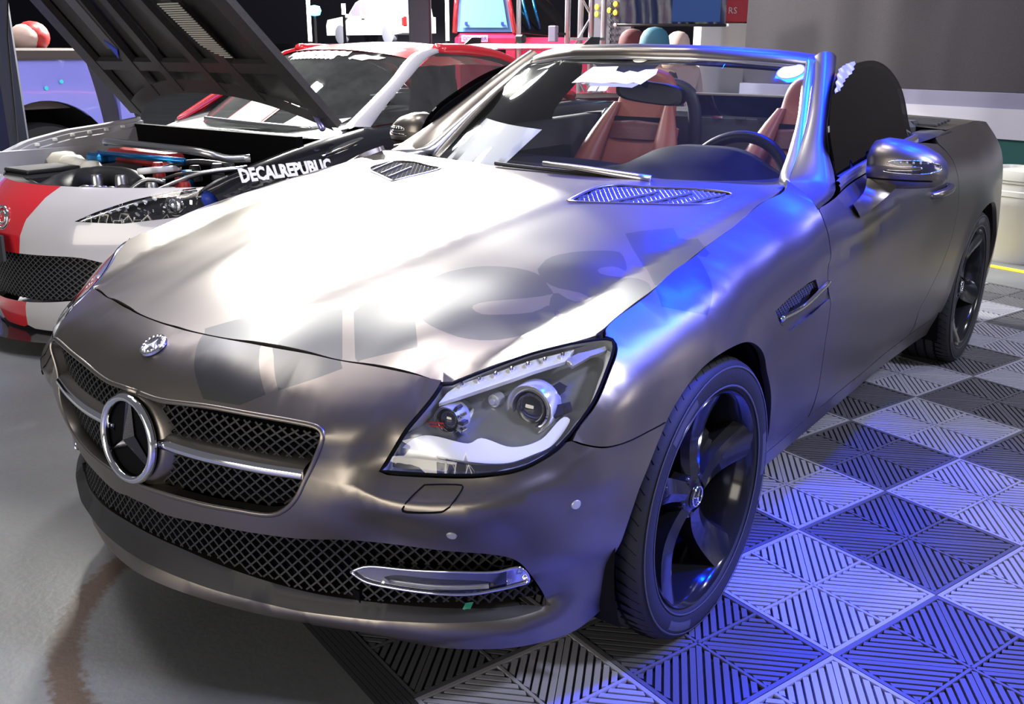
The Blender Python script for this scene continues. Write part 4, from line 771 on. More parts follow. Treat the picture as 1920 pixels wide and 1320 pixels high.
for L in ([(.893,.961),(.913,.968),(.973,.968),(1.012,.959),(1.018,.944),(.99,.935),(.93,.934),(.883,.937)], [(.893,.958),(.918,.954),(.973,.952),(.98,.948),(.958,.943),(.893,.941)]):
    MB().tube([(a, mface(a, b) - .003, b) for a, b in smooth_line(L, .006)], .0014, 5).done('repeater_rim', 'chrome', Mr, smooth=True)
for k, x in enumerate(np.linspace(.91, .99, 6)):
    MB().lathe([(0, .002), (.003, .001), (.004, 0)], (x, mface(x, .963) - .002, .963), (0, -1, 0), 8).done('repeater_led', 'lamp_silver', Mr)
e1_ = catmull([(.856, 1.640, .862), (.852, 1.705, .870), (.846, 1.765, .884), (.838, 1.80, .912)], 10); e2_ = catmull([(.866, 1.69, .818), (.882, 1.745, .842), (.902, 1.79, .870), (.925, 1.815, .904)], 10)
bk_ = np.array([-.012, .045, -.004]); arm = np.stack([e1_ + bk_ + [0, .0, -.004], e1_, e1_ * .5 + e2_ * .5 + [.004, -.006, 0], e2_, e2_ + bk_ + [0, 0, .006], e1_ + bk_ + [0, .0, -.004]], 1)
mb = MB(); mb.grid(arm); mb.add(list(map(tuple, arm[0][:-1])), [(0, 1, 2, 3, 4)]); mb.done('mirror_arm', 'paint', Mr, smooth=True, sharp=40)
MB().add([(.845 + .15 * t[0], 1.895, .955 + .045 * t[1]) for t in ((0,-1),(1,-.8),(1.02,.6),(.5,1),(0,.9))], [(0,1,2,3,4)]).done('mirror_pane', 'chrome', Mr)
mirror_tree(Mr, car)

# ---------------------------------------------------------------- headlamps
H = empty('headlight'); H.parent = car
hlp = np.r_[L_('hl_in'), L_('hl_bot')[1:], L_('hl_out')[1:], L_('hl_top')[1:-1]]
deepf = lambda dd: (lambda U: wrap(U))
panel('lamp_bowl', wrap, inset(hlp, .004), 'lamp_bowl', H, h=.02, flange=0, off=-.055)
# side wall of the bowl
U = inset(hlp, .004); Xo = wrap(U); No = surf_normals(wrap, U)
MB().grid(np.stack([np.r_[Xo, Xo[:1]], np.r_[Xo - No * .03, (Xo - No * .03)[:1]], np.r_[Xo - No * .056, (Xo - No * .056)[:1]]], 1)).done('lamp_wall', 'lamp_grey', H, smooth=True)
ribbon('lamp_gasket', wrap, np.r_[U, U[:1]], .0055, .0012, 'void', H)
panel('light_guide', wrap, BK['hl_band'], 'lamp_white', H, h=.015, flange=.012, off=-.012)
panel('lower_reflector', wrap, smooth_line(BK['hl_low'] + [BK['hl_low'][0]], .01)[:-1], 'lamp_white', H, h=.015, flange=.01, off=-.038)
panel('lower_strip', wrap, BK['hl_strip'], 'lamp_dark', H, h=.015, flange=.008, off=-.016)
panel('side_reflector', wrap, BK['hl_side'], 'lamp_white', H, h=.012, flange=.012, off=-.014)
panel('indicator_guide', wrap, BK['hl_amber'], 'lamp_grey', H, h=.012, flange=.01, off=-.014)
for k in ('hl_box1', 'hl_box2'): panel('reflector_box', wrap, BK[k], 'lamp_dark', H, h=.012, flange=.014, off=-.028)
def projector(c, r, ro, name, fins):
    c = np.array(c); a = np.array([.16, -1, .05]); a /= np.linalg.norm(a); P = empty(name); P.parent = H; P.location = tuple(c)
    K = lambda o: under(o)
    K(MB().lathe([(r * 1.02 * math.sin(t), -.006 + r * .75 * math.cos(t)) for t in np.linspace(0, math.pi / 2, 10)], c, a, 32).done('projector_ball', 'ball', P, smooth=True))
    K(MB().lathe([(r * 1.0, -.012), (r * 1.02, .0), (r * 1.16, .006), (r * 1.26, .004), (r * 1.3, -.012), (r * 1.28, -.05)], c, a, 36).done('projector_ring', 'chrome', P, sharp=40))
    K(MB().lathe([(r * 1.28, -.004), (ro * .97, .010), (ro, .006), (ro * 1.03, -.03)], c, a, 36).done('projector_shroud', 'lamp_grey' if fins else 'lamp_silver', P, sharp=40))
    e = np.cross(a, [0, 0, 1]); e /= np.linalg.norm(e); f = np.cross(e, a)
    if fins:
        for k in range(5):
            t = math.radians(-50 + 26 * k); d = -math.cos(t) * e * -1 + math.sin(t) * f; d = math.cos(t) * np.array([1., 0, 0]) + math.sin(t) * f
            q = c + d * ro * 1.12 - a * .004; K(MB().box(q, (.014, .020, .007), rot=np.stack([d, a, np.cross(d, a)], 1), bev=.0015).done('cooling_fin', 'chrome' if k % 2 else 'lamp_dark', P))
projector(BK['proj_big'], .030, .047, 'low_beam', False); projector(BK['proj_small'], .019, .027, 'high_beam', True)
c = np.array(BK['bolt']); MB().lathe([(0, .006), (.006, .006), (.008, .002), (.012, 0), (.013, -.02)], c, (.1, -1, 0), 16).done('lamp_bolt', 'lamp_grey', H, sharp=40)
c = np.array(BK['proj_big']); MB().lathe([(.0, -.012), (.02, -.008), (.034, .004), (.038, .006)], c + [-.03, .0, -.05], (0, -1, .3), 24).done('corner_cup', 'chrome', H, smooth=True)
c = np.array(BK['proj_small'])
for k in range(2): MB().tube(catmull([c + [-.045, -.012, -.012 - .006 * k], c + [-.02, -.014, -.006 - .006 * k], c + [-.002, -.012, -.004 - .008 * k]], 8), .0016, 5).done('red_trim', 'red', H)
for k in range(7):
    q = np.array(BK['hl_band'][2]) * (1 - k / 7) + np.array(BK['hl_band'][5]) * (k / 7); p_ = wrap([q + [0, -.006]])[0]
    MB().lathe([(0, .003), (.004, .001), (.005, -.004)], p_ - np.array([0, -.01, .0]), (.3, -1, .5), 8).done('led_cup', 'chrome', H)
panel('lamp_lens', wrap, inset(hlp, .004), 'lens', H, h=.02, flange=.004, off=.0005)
mirror_tree(H, car)
# ---------------------------------------------------------------- wheels
def wheel(name, x, y, rot, cal=True):
    s = 1 if x > 0 else -1; Wn = empty(name); Wn.parent = car; Wn.location = (x, y, .318)
    R, w = .318, .225; a = np.array([s, 0, 0.])
    # x offsets are measured outward from the tyre's mid plane
    prof = [(.236, -.100), (.262, -.112), (.290, -.114), (.308, -.106), (.3165, -.088), (.318, -.045), (.318, 0), (.318, .045), (.3165, .085), (.309, .104), (.296, .112), (.280, .1145), (.262, .112), (.249, .105), (.243, .098), (.238, .090)]
    MB().lathe(prof, (0, 0, 0), a, 96).done('tyre', 'rubber', Wn, sharp=50)
    for k in (-.055, -.018, .018, .055): MB().lathe([(.3183, k - .004), (.3186, k), (.3183, k + .004)], (0, 0, 0), a, 72).done('tread_groove', 'void', Wn)
    mb = MB()
    for k in range(64):
        t = 2 * math.pi * k / 64
        for sd in (1,):
            P = []
            for q in np.linspace(0, 1, 6):
                rr = .3188 - .0 * q if q < .5 else .3188 - .010 * (q - .5) * 2; hh = .048 + .052 * q; tt = t + .09 * q * q
                P.append((s * hh * sd, rr * math.cos(tt), rr * math.sin(tt)))
            mb.tube(P, .0024, 4, True)
    mb.done('tread_sipes', 'void', Wn)
    MB().lathe([(.2985, .1122), (.300, .1132), (.2965, .1140), (.2955, .1135)], (0, 0, 0), a, 72).done('sidewall_rib', 'rubber_worn', Wn, smooth=True)
    MB().lathe([(.2565, .1098), (.258, .1112), (.2545, .1118), (.253, .1105)], (0, 0, 0), a, 72).done('rim_protector', 'rubber_worn', Wn, smooth=True)
    for k in range(3):                             # moulded sidewall panels
        t0 = rot + k * 2.09 + .5
        MB().grid([[tuple((s * (.1146 if j in (1, 2) else .1135), (.270 + .0065 * j) * math.cos(t0 + .05 * i), (.270 + .0065 * j) * math.sin(t0 + .05 * i))) for j in range(4)] for i in range(9)]).done('sidewall_panel', 'rubber_worn', Wn, smooth=True)
    # rim barrel, lip
    MB().lathe([(.243, .094), (.246, .101), (.242, .1055), (.235, .100), (.229, .088), (.222, .06), (.214, .0), (.212, -.09)], (0, 0, 0), a, 72).done('rim_lip', 'rim', Wn, sharp=45)
    MB().lathe([(.0, -.02), (.10, -.03), (.16, -.05), (.212, -.09)], (0, 0, 0), a, 48).done('rim_barrel', 'void', Wn, smooth=True)
    MB().lathe([(.06, -.005), (.148, -.005), (.15, -.012), (.15, -.03), (.06, -.03)], (0, 0, 0), a, 48).done('brake_disc', 'rim2', Wn, sharp=40)
    if cal: MB().box((s * .005, .10, .07), (.05, .11, .07), bev=.012).done('brake_caliper', 'rim2', Wn)
    for k in range(5):
        t = rot + 2 * math.pi * k / 5; d = np.array([0, math.cos(t), math.sin(t)]); e = np.array([0, -math.sin(t), math.cos(t)])
        rows = []
        for f in np.linspace(0, 1, 10):
            r = .040 + .197 * f; hw = .026 + .030 * f ** 1.6; sw_ = .030 * f * f         # blade leans to one side
            xo = .070 + .030 * f - .02 * math.sin(math.pi * f); c = d * r + e * sw_
            ridge = c + a * (xo + .004) ; L1 = c + e * hw + a * (xo - .022); L2 = c - e * hw + a * (xo - .004)
            rows.append([c + e * (hw * .9) + a * (xo - .05), L1, c + e * hw * .72 + a * (xo - .004), ridge, L2, c - e * hw * .9 + a * (xo - .05)])
        mb = MB(); mb.grid(rows); mb.done('spoke', 'rim', Wn, sharp=28)
    MB().lathe([(.0, .074), (.028, .074), (.034, .070), (.052, .066), (.056, .055), (.06, .03)], (0, 0, 0), a, 40).done('hub', 'rim', Wn, sharp=40)
    for k in range(5):
        t = rot + .63 + 2 * math.pi * k / 5; c = (s * .064, .045 * math.cos(t), .045 * math.sin(t)); MB().lathe([(0, .006), (.006, .006), (.0085, 0), (.010, -.004)], c, a, 10).done('wheel_bolt', 'rim2', Wn, sharp=40)
    MB().lathe([(.0, .078), (.026, .077), (.030, .074)], (0, 0, 0), a, 32).done('hub_cap', 'rim', Wn, sharp=40)
    MB().lathe([(.0225 + .0025 * math.cos(q), .078 + .0025 * math.sin(q)) for q in np.linspace(0, 2 * math.pi, 9)], (0, 0, 0), a, 36).done('cap_ring', 'chrome', Wn, smooth=True)
    for k in range(3):
        t = .9 + k * 2.094; d = np.array([0, math.cos(t), math.sin(t)]); e = np.array([0, -math.sin(t), math.cos(t)]); c = a * .0785
        MB().add([c + a * .003, c + d * .021, c + e * .004 + d * .002, c - e * .004 + d * .002], [(0, 2, 1), (0, 1, 3)]).done('cap_star', 'chrome', Wn)
    return Wn
wheel('front_wheel', .762, .828, 1.46); wheel('front_wheel', -.762, .828, 1.9)
wheel('rear_wheel', .764, 3.258, .85); wheel('rear_wheel', -.764, 3.258, 2.2)
# wheel housings and floor pan
for yc in (FW, RW):
    for s in (1, -1):
        MB().grid([[(s * x, yc + .362 * math.cos(t), .318 + .362 * math.sin(t)) for t in np.linspace(-.45, math.pi + .45, 30)] for x in (.50, .70, .845)]).done('wheel_housing', 'void', car, smooth=True)
        MB().grid([[(s * .50, yc + r * math.cos(t), .318 + r * math.sin(t)) for t in np.linspace(-.45, math.pi + .45, 30)] for r in (.0, .362)]).done('housing_wall', 'void', car)
MB().box((0, .9, .26), (.96, 1.5, .04)).done('floor_pan', 'void', car); MB().box((0, 2.05, .21), (1.56, 1.66, .03)).done('floor_pan', 'void', car); MB().box((0, 3.4, .25), (.96, 1.2, .03)).done('floor_pan', 'void', car)
MB().box((0, 1.16, .60), (1.2, .03, .5)).done('firewall', 'void', car); MB().box((0, .55, .45), (1.0, .03, .4)).done('radiator', 'void', car)
for s in (1, -1): MB().box((s * .66, 1.9, .55), (.03, 1.3, .62)).done('door_card', 'interior', car)
# ---------------------------------------------------------------- cabin
def seat(name, x, lab):
    S = empty(name); S.parent = car; S.location = (x, 2.5, .3)
    def prof(zs):                                  # back line of the seat : y of the face at z
        return np.interp(zs, [.45, .6, .8, .95, 1.05, 1.18], [2.42, 2.46, 2.53, 2.60, 2.64, 2.67])
    def slab(nm, z0, z1, w0, w1, depth, m_, bulge=.03, fwd=0., nx=15, nz=14, top=.5):
        g = []
        for t in np.linspace(0, 1, nz):
            z = z0 + (z1 - z0) * t; w = w0 + (w1 - w0) * t; rt = 1.
            if t > top: q = (t - top) / (1 - top); rt = (1 - q ** 3.2) ** .5 if q < 1 else .05
            ring = []
            for a in np.linspace(0, 2 * math.pi, 33):
                ca, sa = math.cos(a), math.sin(a); xx = math.copysign(abs(ca) ** .6, ca) * w / 2 * max(rt, .15); yy = math.copysign(abs(sa) ** .7, sa) * depth / 2
                yy += 0
                ring.append((x + xx, prof(z) + depth / 2 - fwd + yy, z))
            g.append(ring)
        mb = MB(); mb.grid(g); mb.add(g[-1][:-1], [tuple(range(32))]); return under(mb.done(nm, m_, S, smooth=True, sharp=60))
    slab('backrest', .42, .985, .40, .34, .10, 'leather', top=.9)
    slab('headrest', .965, 1.175, .29, .23, .085, 'leather', top=.45, fwd=-.01)
    slab('neck_panel', .90, .972, .26, .27, .09, 'leather_dark', fwd=.012, top=.8)
    slab('neck_slot', .962, .985, .27, .28, .06, 'interior', fwd=.004, top=2)
    for s in (1, -1):
        g = []
        for t in np.linspace(0, 1, 12):
            z = .44 + .60 * t; r = .075 * (1 - .75 * t ** 3); cx = x + s * (.205 - .085 * t ** 2.5)
            g.append([(cx + r * math.cos(a) * .9, prof(z) + .02 - .045 * (1 - t ** 4) + r * math.sin(a), z) for a in np.linspace(0, 2 * math.pi, 15)])
        mb = MB(); mb.grid(g); mb.add(g[-1][:-1], [tuple(range(14))]); under(mb.done('side_bolster', 'leather', S, smooth=True, sharp=60))
    g = []
    for t in np.linspace(0, 1, 10):
        y = 2.0 + .5 * t; g.append([(x + .26 * q, y, .44 + .02 * math.cos(3 * t) + .05 * q ** 4 - .06 * (1 - t) ** 4) for q in np.linspace(-1, 1, 15)])
    under(MB().grid(g).done('seat_cushion', 'leather', S, smooth=True))
    # hoop behind the seat
    hp = catmull([(x - .16, 2.83, .80), (x - .15, 2.83, 1.02), (x - .10, 2.83, 1.09), (x, 2.83, 1.11), (x + .10, 2.83, 1.09), (x + .15, 2.83, 1.02), (x + .16, 2.83, .80)], 24)
    under(MB().tube(hp, .03, 10).done('roll_hoop', 'plastic', S, smooth=True))
    return S
seat('seat', -.36, ''); seat('seat', .36, '')
# bulkhead and wind deflector
MB().box((0, 2.86, .78), (1.36, .06, .44), bev=.02).done('bulkhead', 'interior2', car); MB().box((0, 2.90, .985), (1.34, .10, .03), bev=.01).done('bulkhead_shelf', 'plastic2', car)
MB().box((0, 2.83, 1.075), (.42, .012, .012), bev=.003).done('deflector_rail', 'satin', car)
o = MB().box((0, 2.832, 1.035), (.42, .004, .09)).done('wind_deflector', 'tint', car)
for x in (-.1, .0, .1): MB().box((x, 2.824, .985), (.05, .006, .008)).done('shelf_clip', 'chrome', car)
# dashboard with binnacle hood
g = []
for x in np.linspace(-.68, .68, 45):
    hump = .086 * math.exp(-((x - .31) / .21) ** 4) + .012 * math.exp(-((x + .30) / .30) ** 4); row = []
    y0 = 1.42 + .26 * (abs(x) / .64) ** 2
    for t, dz in ((0, -.02), (.25, -.012), (.5, .0), (.75, .0), (.92, -.006), (1, -.03), (1.02, -.12), (.98, -.35)):
        y = y0 + (1.93 - y0) * t; row.append((x, y, .885 + dz + hump * np.interp(t, [0, .45, .7, .95, 1.1], [0, .2, .9, 1, .6])))
    g.append(row)
MB().grid(g).done('dashboard', 'interior', car, smooth=True)
# steering wheel
Sw = empty('steering_wheel'); Sw.parent = car; Sw.location = (.335, 2.03, .815); sa = np.array([0, -.90, .43]); sa /= np.linalg.norm(sa); c = np.array([.335, 2.03, .815])
under(MB().lathe([(.180 + .0195 * math.cos(t), .0195 * math.sin(t)) for t in np.linspace(0, 2 * math.pi, 15)], c, -sa, 64).done('wheel_rim', 'black', Sw, smooth=True))
under(MB().lathe([(0, .035), (.06, .03), (.075, .0), (.07, -.03)], c, -sa, 24).done('airbag_pad', 'interior', Sw, smooth=True))
e1 = np.array([1., 0, 0]); e2 = np.cross(sa, e1)
for t in (0, math.pi, -math.pi / 2):
    d = math.cos(t) * e1 + math.sin(t) * e2 * (1 if e2[2] > 0 else -1); under(MB().tube([c + d * .05, c + d * .165], [.02, .014], 8).done('wheel_spoke', 'satin', Sw, smooth=True))
# rear view mirror
Rm = empty('interior_mirror'); Rm.parent = car; Rm.location = (.05, 1.95, 1.12)
g = []
for d_, sc2 in ((-.022, .82), (-.018, .96), (0, 1), (.012, .97), (.014, .9)):
    ring = []
    for a in np.linspace(0, 2 * math.pi, 33):
        ca, sa2 = math.cos(a), math.sin(a); ring.append((.055 + math.copysign(abs(ca) ** .6, ca) * .118 * sc2, 1.965 + d_ + .02 * math.copysign(abs(ca) ** .6, ca), 1.115 + .012 * math.copysign(abs(ca) ** .6, ca) * -1 + math.copysign(abs(sa2) ** .6, sa2) * .036 * sc2))
    g.append(ring)
mb = MB(); mb.grid(g); mb.add(g[0][:-1], [tuple(range(32))]); mb.add(g[-1][:-1], [tuple(range(32))]); under(mb.done('mirror_case', 'black', Rm, smooth=True, sharp=40))
under(MB().box((.03, 1.90, 1.175), (.07, .05, .05), bev=.012).done('mirror_foot', 'black', Rm)); under(MB().tube([(.03, 1.91, 1.17), (.05, 1.96, 1.13)], .012, 8).done('mirror_stalk', 'black', Rm, smooth=True))
# paper behind the glass
P, T, bd = tri_region(BK['paper'], h=.03); N = surf_normals(screen, P); N *= np.sign(N[:, 1].mean()); X = screen(P) + N * .010
pap = obj('paper_sheet', np.r_[X, X + N * .0006], list(map(tuple, T)) + [tuple(t[::-1] + len(X)) for t in T], 'paper'); tag(pap, 'blank white paper sheet propped behind the grey convertible windscreen', 'paper')

# ---------------------------------------------------------------- floor
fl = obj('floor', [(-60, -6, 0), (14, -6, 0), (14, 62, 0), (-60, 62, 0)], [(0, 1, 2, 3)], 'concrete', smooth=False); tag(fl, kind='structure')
TA = math.radians(-17.115); TS = .40156; TU = np.array([math.cos(TA), math.sin(TA)]); TV = np.array([-TU[1], TU[0]]); TO = np.array([.886, 1.3838])
def tile_xy(i, j): return TO + TU * i * TS + TV * j * TS
def tile_mesh(name, m_):
    mb = MB(); S = TS; g = .0012; h = .014; fr = .010; z1 = h
    for (x0, y0, x1, y1) in ((g, g, S - g, g + fr), (g, S - g - fr, S - g, S - g), (g, g + fr, g + fr, S - g - fr), (S - g - fr, g + fr, S - g, S - g - fr)): mb.box(((x0 + x1) / 2, (y0 + y1) / 2, z1 / 2), (x1 - x0, y1 - y0, z1))
    c = S / 2; w = .007
    mb.box((c, c, z1 / 2), (w, S - 2 * fr, z1)); mb.box((c, c, z1 / 2), (S - 2 * fr, w, z1))
    # four fields of slanting ribs meeting in chevrons
    lo_, hi_ = g + fr, c - w / 2; L = hi_ - lo_; pitch = .0255; rw = .0165
    for qx in (0, 1):
        for qy in (0, 1):
            k = -L + pitch / 2
            while k < L:
                # rib along the diagonal of the field, y = x + k
                a, b = max(0, -k), min(L, L - k)
                if b - a > .012:
                    pts = []
                    d2 = rw * .7071
                    P = [(a, a + k), (b, b + k)]
                    q = [(P[0][0] + d2 / 2, P[0][1] - d2 / 2), (P[1][0] + d2 / 2, P[1][1] - d2 / 2), (P[1][0] - d2 / 2, P[1][1] + d2 / 2), (P[0][0] - d2 / 2, P[0][1] + d2 / 2)]
                    q = [(min(max(x, 0), L), min(max(y, 0), L)) for x, y in q]
                    if (qx + qy) % 2: q = [(L - x, y) for x, y in q][::-1]
                    ox = lo_ if qx == 0 else c + w / 2; oy = lo_ if qy == 0 else c + w / 2
                    V = [(x + ox, y + oy, z1 - .001) for x, y in q] + [(x + ox, y + oy, .002) for x, y in q]
                    mb.add(V, [(0, 1, 2, 3), (0, 4, 5, 1), (1, 5, 6, 2), (2, 6, 7, 3), (3, 7, 4, 0)])
                k += pitch
    o = mb.done(name, m_); me = o.data; bpy.data.objects.remove(o); return me
mat_root = empty('floor_tiles'); tag(mat_root, 'interlocking ribbed plastic floor tiles in a dark and light grey chequer', None, kind='structure')
mD, mL = tile_mesh('tile', 'tile_dark'), None
mL = mD.copy(); mL.materials.clear(); mL.materials.append(MAT['tile_light'])
for i in range(-4, 6):
    for j in range(-3, 8):
        p = tile_xy(i, j); o = bpy.data.objects.new('tile', mL if (i + j) % 2 else mD); o.location = (p[0], p[1], 0); o.rotation_euler = (0, 0, TA); link(o, mat_root)
# sloping edge strips
for i in range(-4, 6):
    A, B_ = tile_xy(i, -3), tile_xy(i + 1, -3); C_, D_ = tile_xy(i, -3.16), tile_xy(i + 1, -3.16); mb = MB(); n = 6
    for k in range(n):
        t0, t1 = k / n, (k + .86) / n; f = lambda t, P, Q: (*(P * (1 - t) + Q * t), .014 * (1 - t) + .001)
        mb.add([f(t0, A, C_), f(t0, B_, D_), f(t1, B_, D_), f(t1, A, C_)], [(0, 1, 2, 3)]); mb.add([f(t1, A, C_), f(t1, B_, D_), (*f(t1, B_, D_)[:2], f(t1, B_, D_)[2] - .002), (*f(t1, A, C_)[:2], f(t1, A, C_)[2] - .002)], [(0, 1, 2, 3)])
        t2 = (k + 1) / n; mb.add([(*f(t1, A, C_)[:2], f(t1, A, C_)[2] - .002), (*f(t1, B_, D_)[:2], f(t1, B_, D_)[2] - .002), (*f(t2, B_, D_)[:2], f(t2, B_, D_)[2] - .001), (*f(t2, A, C_)[:2], f(t2, A, C_)[2] - .001)], [(0, 1, 2, 3)])
    mb.done('edge_strip', 'tile_edge', mat_root)
for i in range(-4, 6):
    P = [(*tile_xy(i, 8), .014), (*tile_xy(i + 1, 8), .014), (*tile_xy(i + 1, 8.15), .001), (*tile_xy(i, 8.15), .001)]; MB().add(P, [(0, 1, 2, 3)]).done('edge_strip', 'tile_edge', mat_root)
# ---------------------------------------------------------------- stage front with the big dark screen
def tw(i, j, z): p = tile_xy(i, j); return (p[0], p[1], z)
def slab(name, i0, i1, j, dep, z0, z1, m_, parent=None):
    P = [tw(i0, j, z0), tw(i1, j, z0), tw(i1, j + dep, z0), tw(i0, j + dep, z0)]; return MB().prism(P, (0, 0, z1 - z0)).done(name, m_, parent)
st = empty('stage', tw(0, 12, 0)); tag(st, 'low stage with lilac, white and dark green fascia bands', 'stage')
def keep(o, par): o.parent = par; o.matrix_parent_inverse = mathutils.Matrix.Translation(-mathutils.Vector(par.location)); return o
for nm, z0, z1, m_, dj in (('fascia_band', .86, .965, 'fascia_lilac', 0), ('fascia_band', .655, .86, 'fascia_white', -.03), ('fascia_skirt', .42, .655, 'green_skirt', .02), ('fascia_base', 0, .42, 'wall_dark', .1)): keep(slab(nm, -11.2, 12, 12 + dj, 1.2, z0, z1, m_), st)
sc = empty('led_screen', tw(-6, 12.2, .965)); tag(sc, 'huge switched-off dark grey display screen standing on the stage', 'screen')
keep(slab('screen_frame', -11.3, 14, 12.5, .4, .965, 5.0, 'wall_dark'), sc)
for a in range(-12, 14):                                   # cabinets of the screen
    for b in range(3): keep(slab('screen_panel', a + .70 if a == -12 else a, a + .9995, 12.2, .28, .968 + b * 1.0, 1.9675 + b * 1.0, 'screen_dark'), sc)
# bins on the floor by the stage
def bin_(i, j, h, rad, lab):
    b = empty('storage_bin', tw(i, j, 0)); tag(b, lab, 'bin', 'white plastic bins by the stage')
    n = 28; S = lambda r, a: np.array([math.copysign(abs(math.cos(a)) ** .55, math.cos(a)), math.copysign(abs(math.sin(a)) ** .55, math.sin(a))]) * r
    g = [[(*S(r, a), z) for a in np.linspace(0, 2 * math.pi, n + 1)] for r, z in ((0, 0), (rad * .86, 0), (rad * .9, .02), (rad * .98, h * .62), (rad * 1.0, h * .63), (rad * 1.0, h * .72), (rad * 1.03, h * .73), (rad * 1.03, h * .78), (rad * 1.0, h * .79), (rad, h * .86), (rad * 1.04, h * .87), (rad * 1.05, h * .9))]
    MB().grid(g).done('bin_body', 'bin_white', b, sharp=40)
    g = [[(*S(r, a), z) for a in np.linspace(0, 2 * math.pi, n + 1)] for r, z in ((rad * 1.07, h * .9), (rad * 1.08, h * .95), (rad * 1.05, h), (rad * .9, h), (rad * .86, h * .975), (0, h * .975))]
    MB().grid(g).done('bin_lid', 'bin_white', b, sharp=40)
    for s_ in (1, -1): MB().box((s_ * rad * 1.05, 0, h * .76), (.03, .12, .025), bev=.008).done('bin_handle', 'bin_white', b)
    b.rotation_euler = (0, 0, TA); return b
bin_(-3.75, 10.0, .56, .19, 'white plastic bin nearest the rear wheel of the grey convertible'); bin_(-2.55, 10.05, .56, .19, 'white plastic bin to the right of the other one, cut by the photo edge')
ys = MB(); ys.prism([tw(-8, 9.12, .001), tw(6, 9.12, .001), tw(6, 9.28, .001), tw(-8, 9.28, .001)], (0, 0, .004)); tag(ys.done('floor_tape', 'yellow'), 'yellow marking tape on the floor in front of the white bins', 'tape')
# ---------------------------------------------------------------- lit sticks, trusses, banner, sign
def stick(loc, h, lab, z0=0.0, r=.018):
    s_ = empty('light_stick', (loc[0], loc[1], 0)); tag(s_, lab, 'light')
    MB().lathe([(0, 0), (.16, 0), (.16, .02), (.03, .035), (.02, z0)], (0, 0, 0), n=20).done('stand', 'black', s_); MB().tube([(0, 0, z0), (0, 0, z0 + h)], r, 10).done('tube', 'led', s_, smooth=True); return s_
stick((-5.60, 5.54), 1.0, 'tall white light tube beside the cyan lamp behind the red roof', 1.31); stick((-4.55, 6.32), 1.0, 'tall white light tube left of the red off-roader', 1.32)
stick((-9.26, 9.49), .15, 'short white light tube above the far white pickup bonnet', 1.72, .03)
cy = empty('cyan_lamp', (-5.75, 5.75, 0)); tag(cy, 'glowing cyan spotlight on a thin stand behind the light tube', 'lamp'); MB().tube([(0, 0, 0), (0, 0, 1.56)], .012, 8).done('stand', 'black', cy); MB().lathe([(0, .0), (.05, .01), (.065, .05), (.05, .09), (0, .1)], (0, 0, 1.545), n=16).done('lamp_head', 'cyan_led', cy, smooth=True)
def truss(x, y, lab, sp=.20, h=3.2):
    t = empty('truss_tower', (x, y, 0)); tag(t, lab, 'truss')
    for a in (0, 1):
        for b in (0, 1): MB().tube([(a * sp * .8, a * sp * .6 + b * .2, 0), (a * sp * .8, a * sp * .6 + b * .2, h)], .024, 12).done('upright', 'truss', t, smooth=True)
    for k in range(9):
        z = .15 + k * .34; s0, s1 = ((0, 1) if k % 2 else (1, 0)); MB().tube([(s0 * sp * .8, s0 * sp * .6, z), (s1 * sp * .8, s1 * sp * .6, z + .34)], .010, 8).done('brace', 'truss', t, smooth=True)
    MB().box((-.075, -.10, 1.37), (.075, .05, .13), bev=.006).done('clamp_box', 'fascia_lilac', t); MB().tube([(-.05, -.09, 1.37), (0, 0, 1.37)], .012, 6).done('clamp', 'black', t)
    for z in (.05, 1.33, 2.9): MB().box((sp * .4, sp * .3 + .1, z), (sp + .05, .25, .02)).done('plate', 'truss', t)
    return t
truss(-3.07, 6.15, 'grey aluminium truss tower with braces beside the black banner'); 

ps = empty('pole', (-3.39, 5.89, 0)); tag(ps, 'slim chrome pole with black clamp in front of the red off-roader', 'pole'); MB().tube([(0, 0, 0), (0, 0, 3)], .019, 12).done('pole_tube', 'alu', ps, smooth=True); MB().box((.02, 0, 1.33), (.09, .06, .07), bev=.015).done('clamp', 'black', ps)
# wheel and yellow discs hanging in the truss
dr = empty('display_rack', (-2.98, 6.65, 0)); tag(dr, 'dim rack hung with chains and yellow discs behind the truss', 'rack')
MB().box((.05, .0, 1.0), (.42, .05, 2.0), bev=.01).done('rack_board', 'wall_far', dr)
for k, (x, z) in enumerate([(-.09, 1.60), (-.09, 1.54), (.04, 1.57), (.10, 1.55), (.10, 1.62), (-.02, 1.64)]): MB().lathe([(0, .012), (.022, .010), (.026, 0)], (x, -.04, z), (0, -1, 0), 14).done('yellow_disc', 'yellow_pot', dr)
for x in (.0, .06):
    for k in range(16): MB().lathe([(.010 + .004 * math.cos(q), .004 * math.sin(q)) for q in np.linspace(0, 6.283, 7)], (x, -.045, 1.28 + .026 * k), (1, 0, 0) if k % 2 else (0, 1, 0), 8).done('chain_link', 'plastic', dr)
bn = empty('banner', (-2.09, 6.17, 0)); tag(bn, 'black and navy hanging banner on a thin rail above the capped heads', 'banner')
bx = np.array([.80, .60]); g = []
for t in np.linspace(-.42, .42, 30):
    g.append([(bx[0] * t - .6 * .02 * math.sin(t * 22 + z * 3), bx[1] * t + .8 * .02 * math.sin(t * 22 + z * 3), z) for z in np.linspace(1.44, 2.6, 14)])
o = MB().grid(g).done('cloth', 'banner', bn, smooth=True)
g = [[(bx[0] * t - .012, bx[1] * t - .04 , z) for z in np.linspace(1.455, 2.6, 6)] for t in np.linspace(.02, .40, 8)]; MB().grid(g).done('cloth_print', 'banner2', bn, smooth=True)
MB().tube([(bx[0] * -.43, bx[1] * -.43 - .02, 1.43), (bx[0] * .43, bx[1] * .43 - .02, 1.43)], .011, 8).done('rail', 'black', bn, smooth=True)
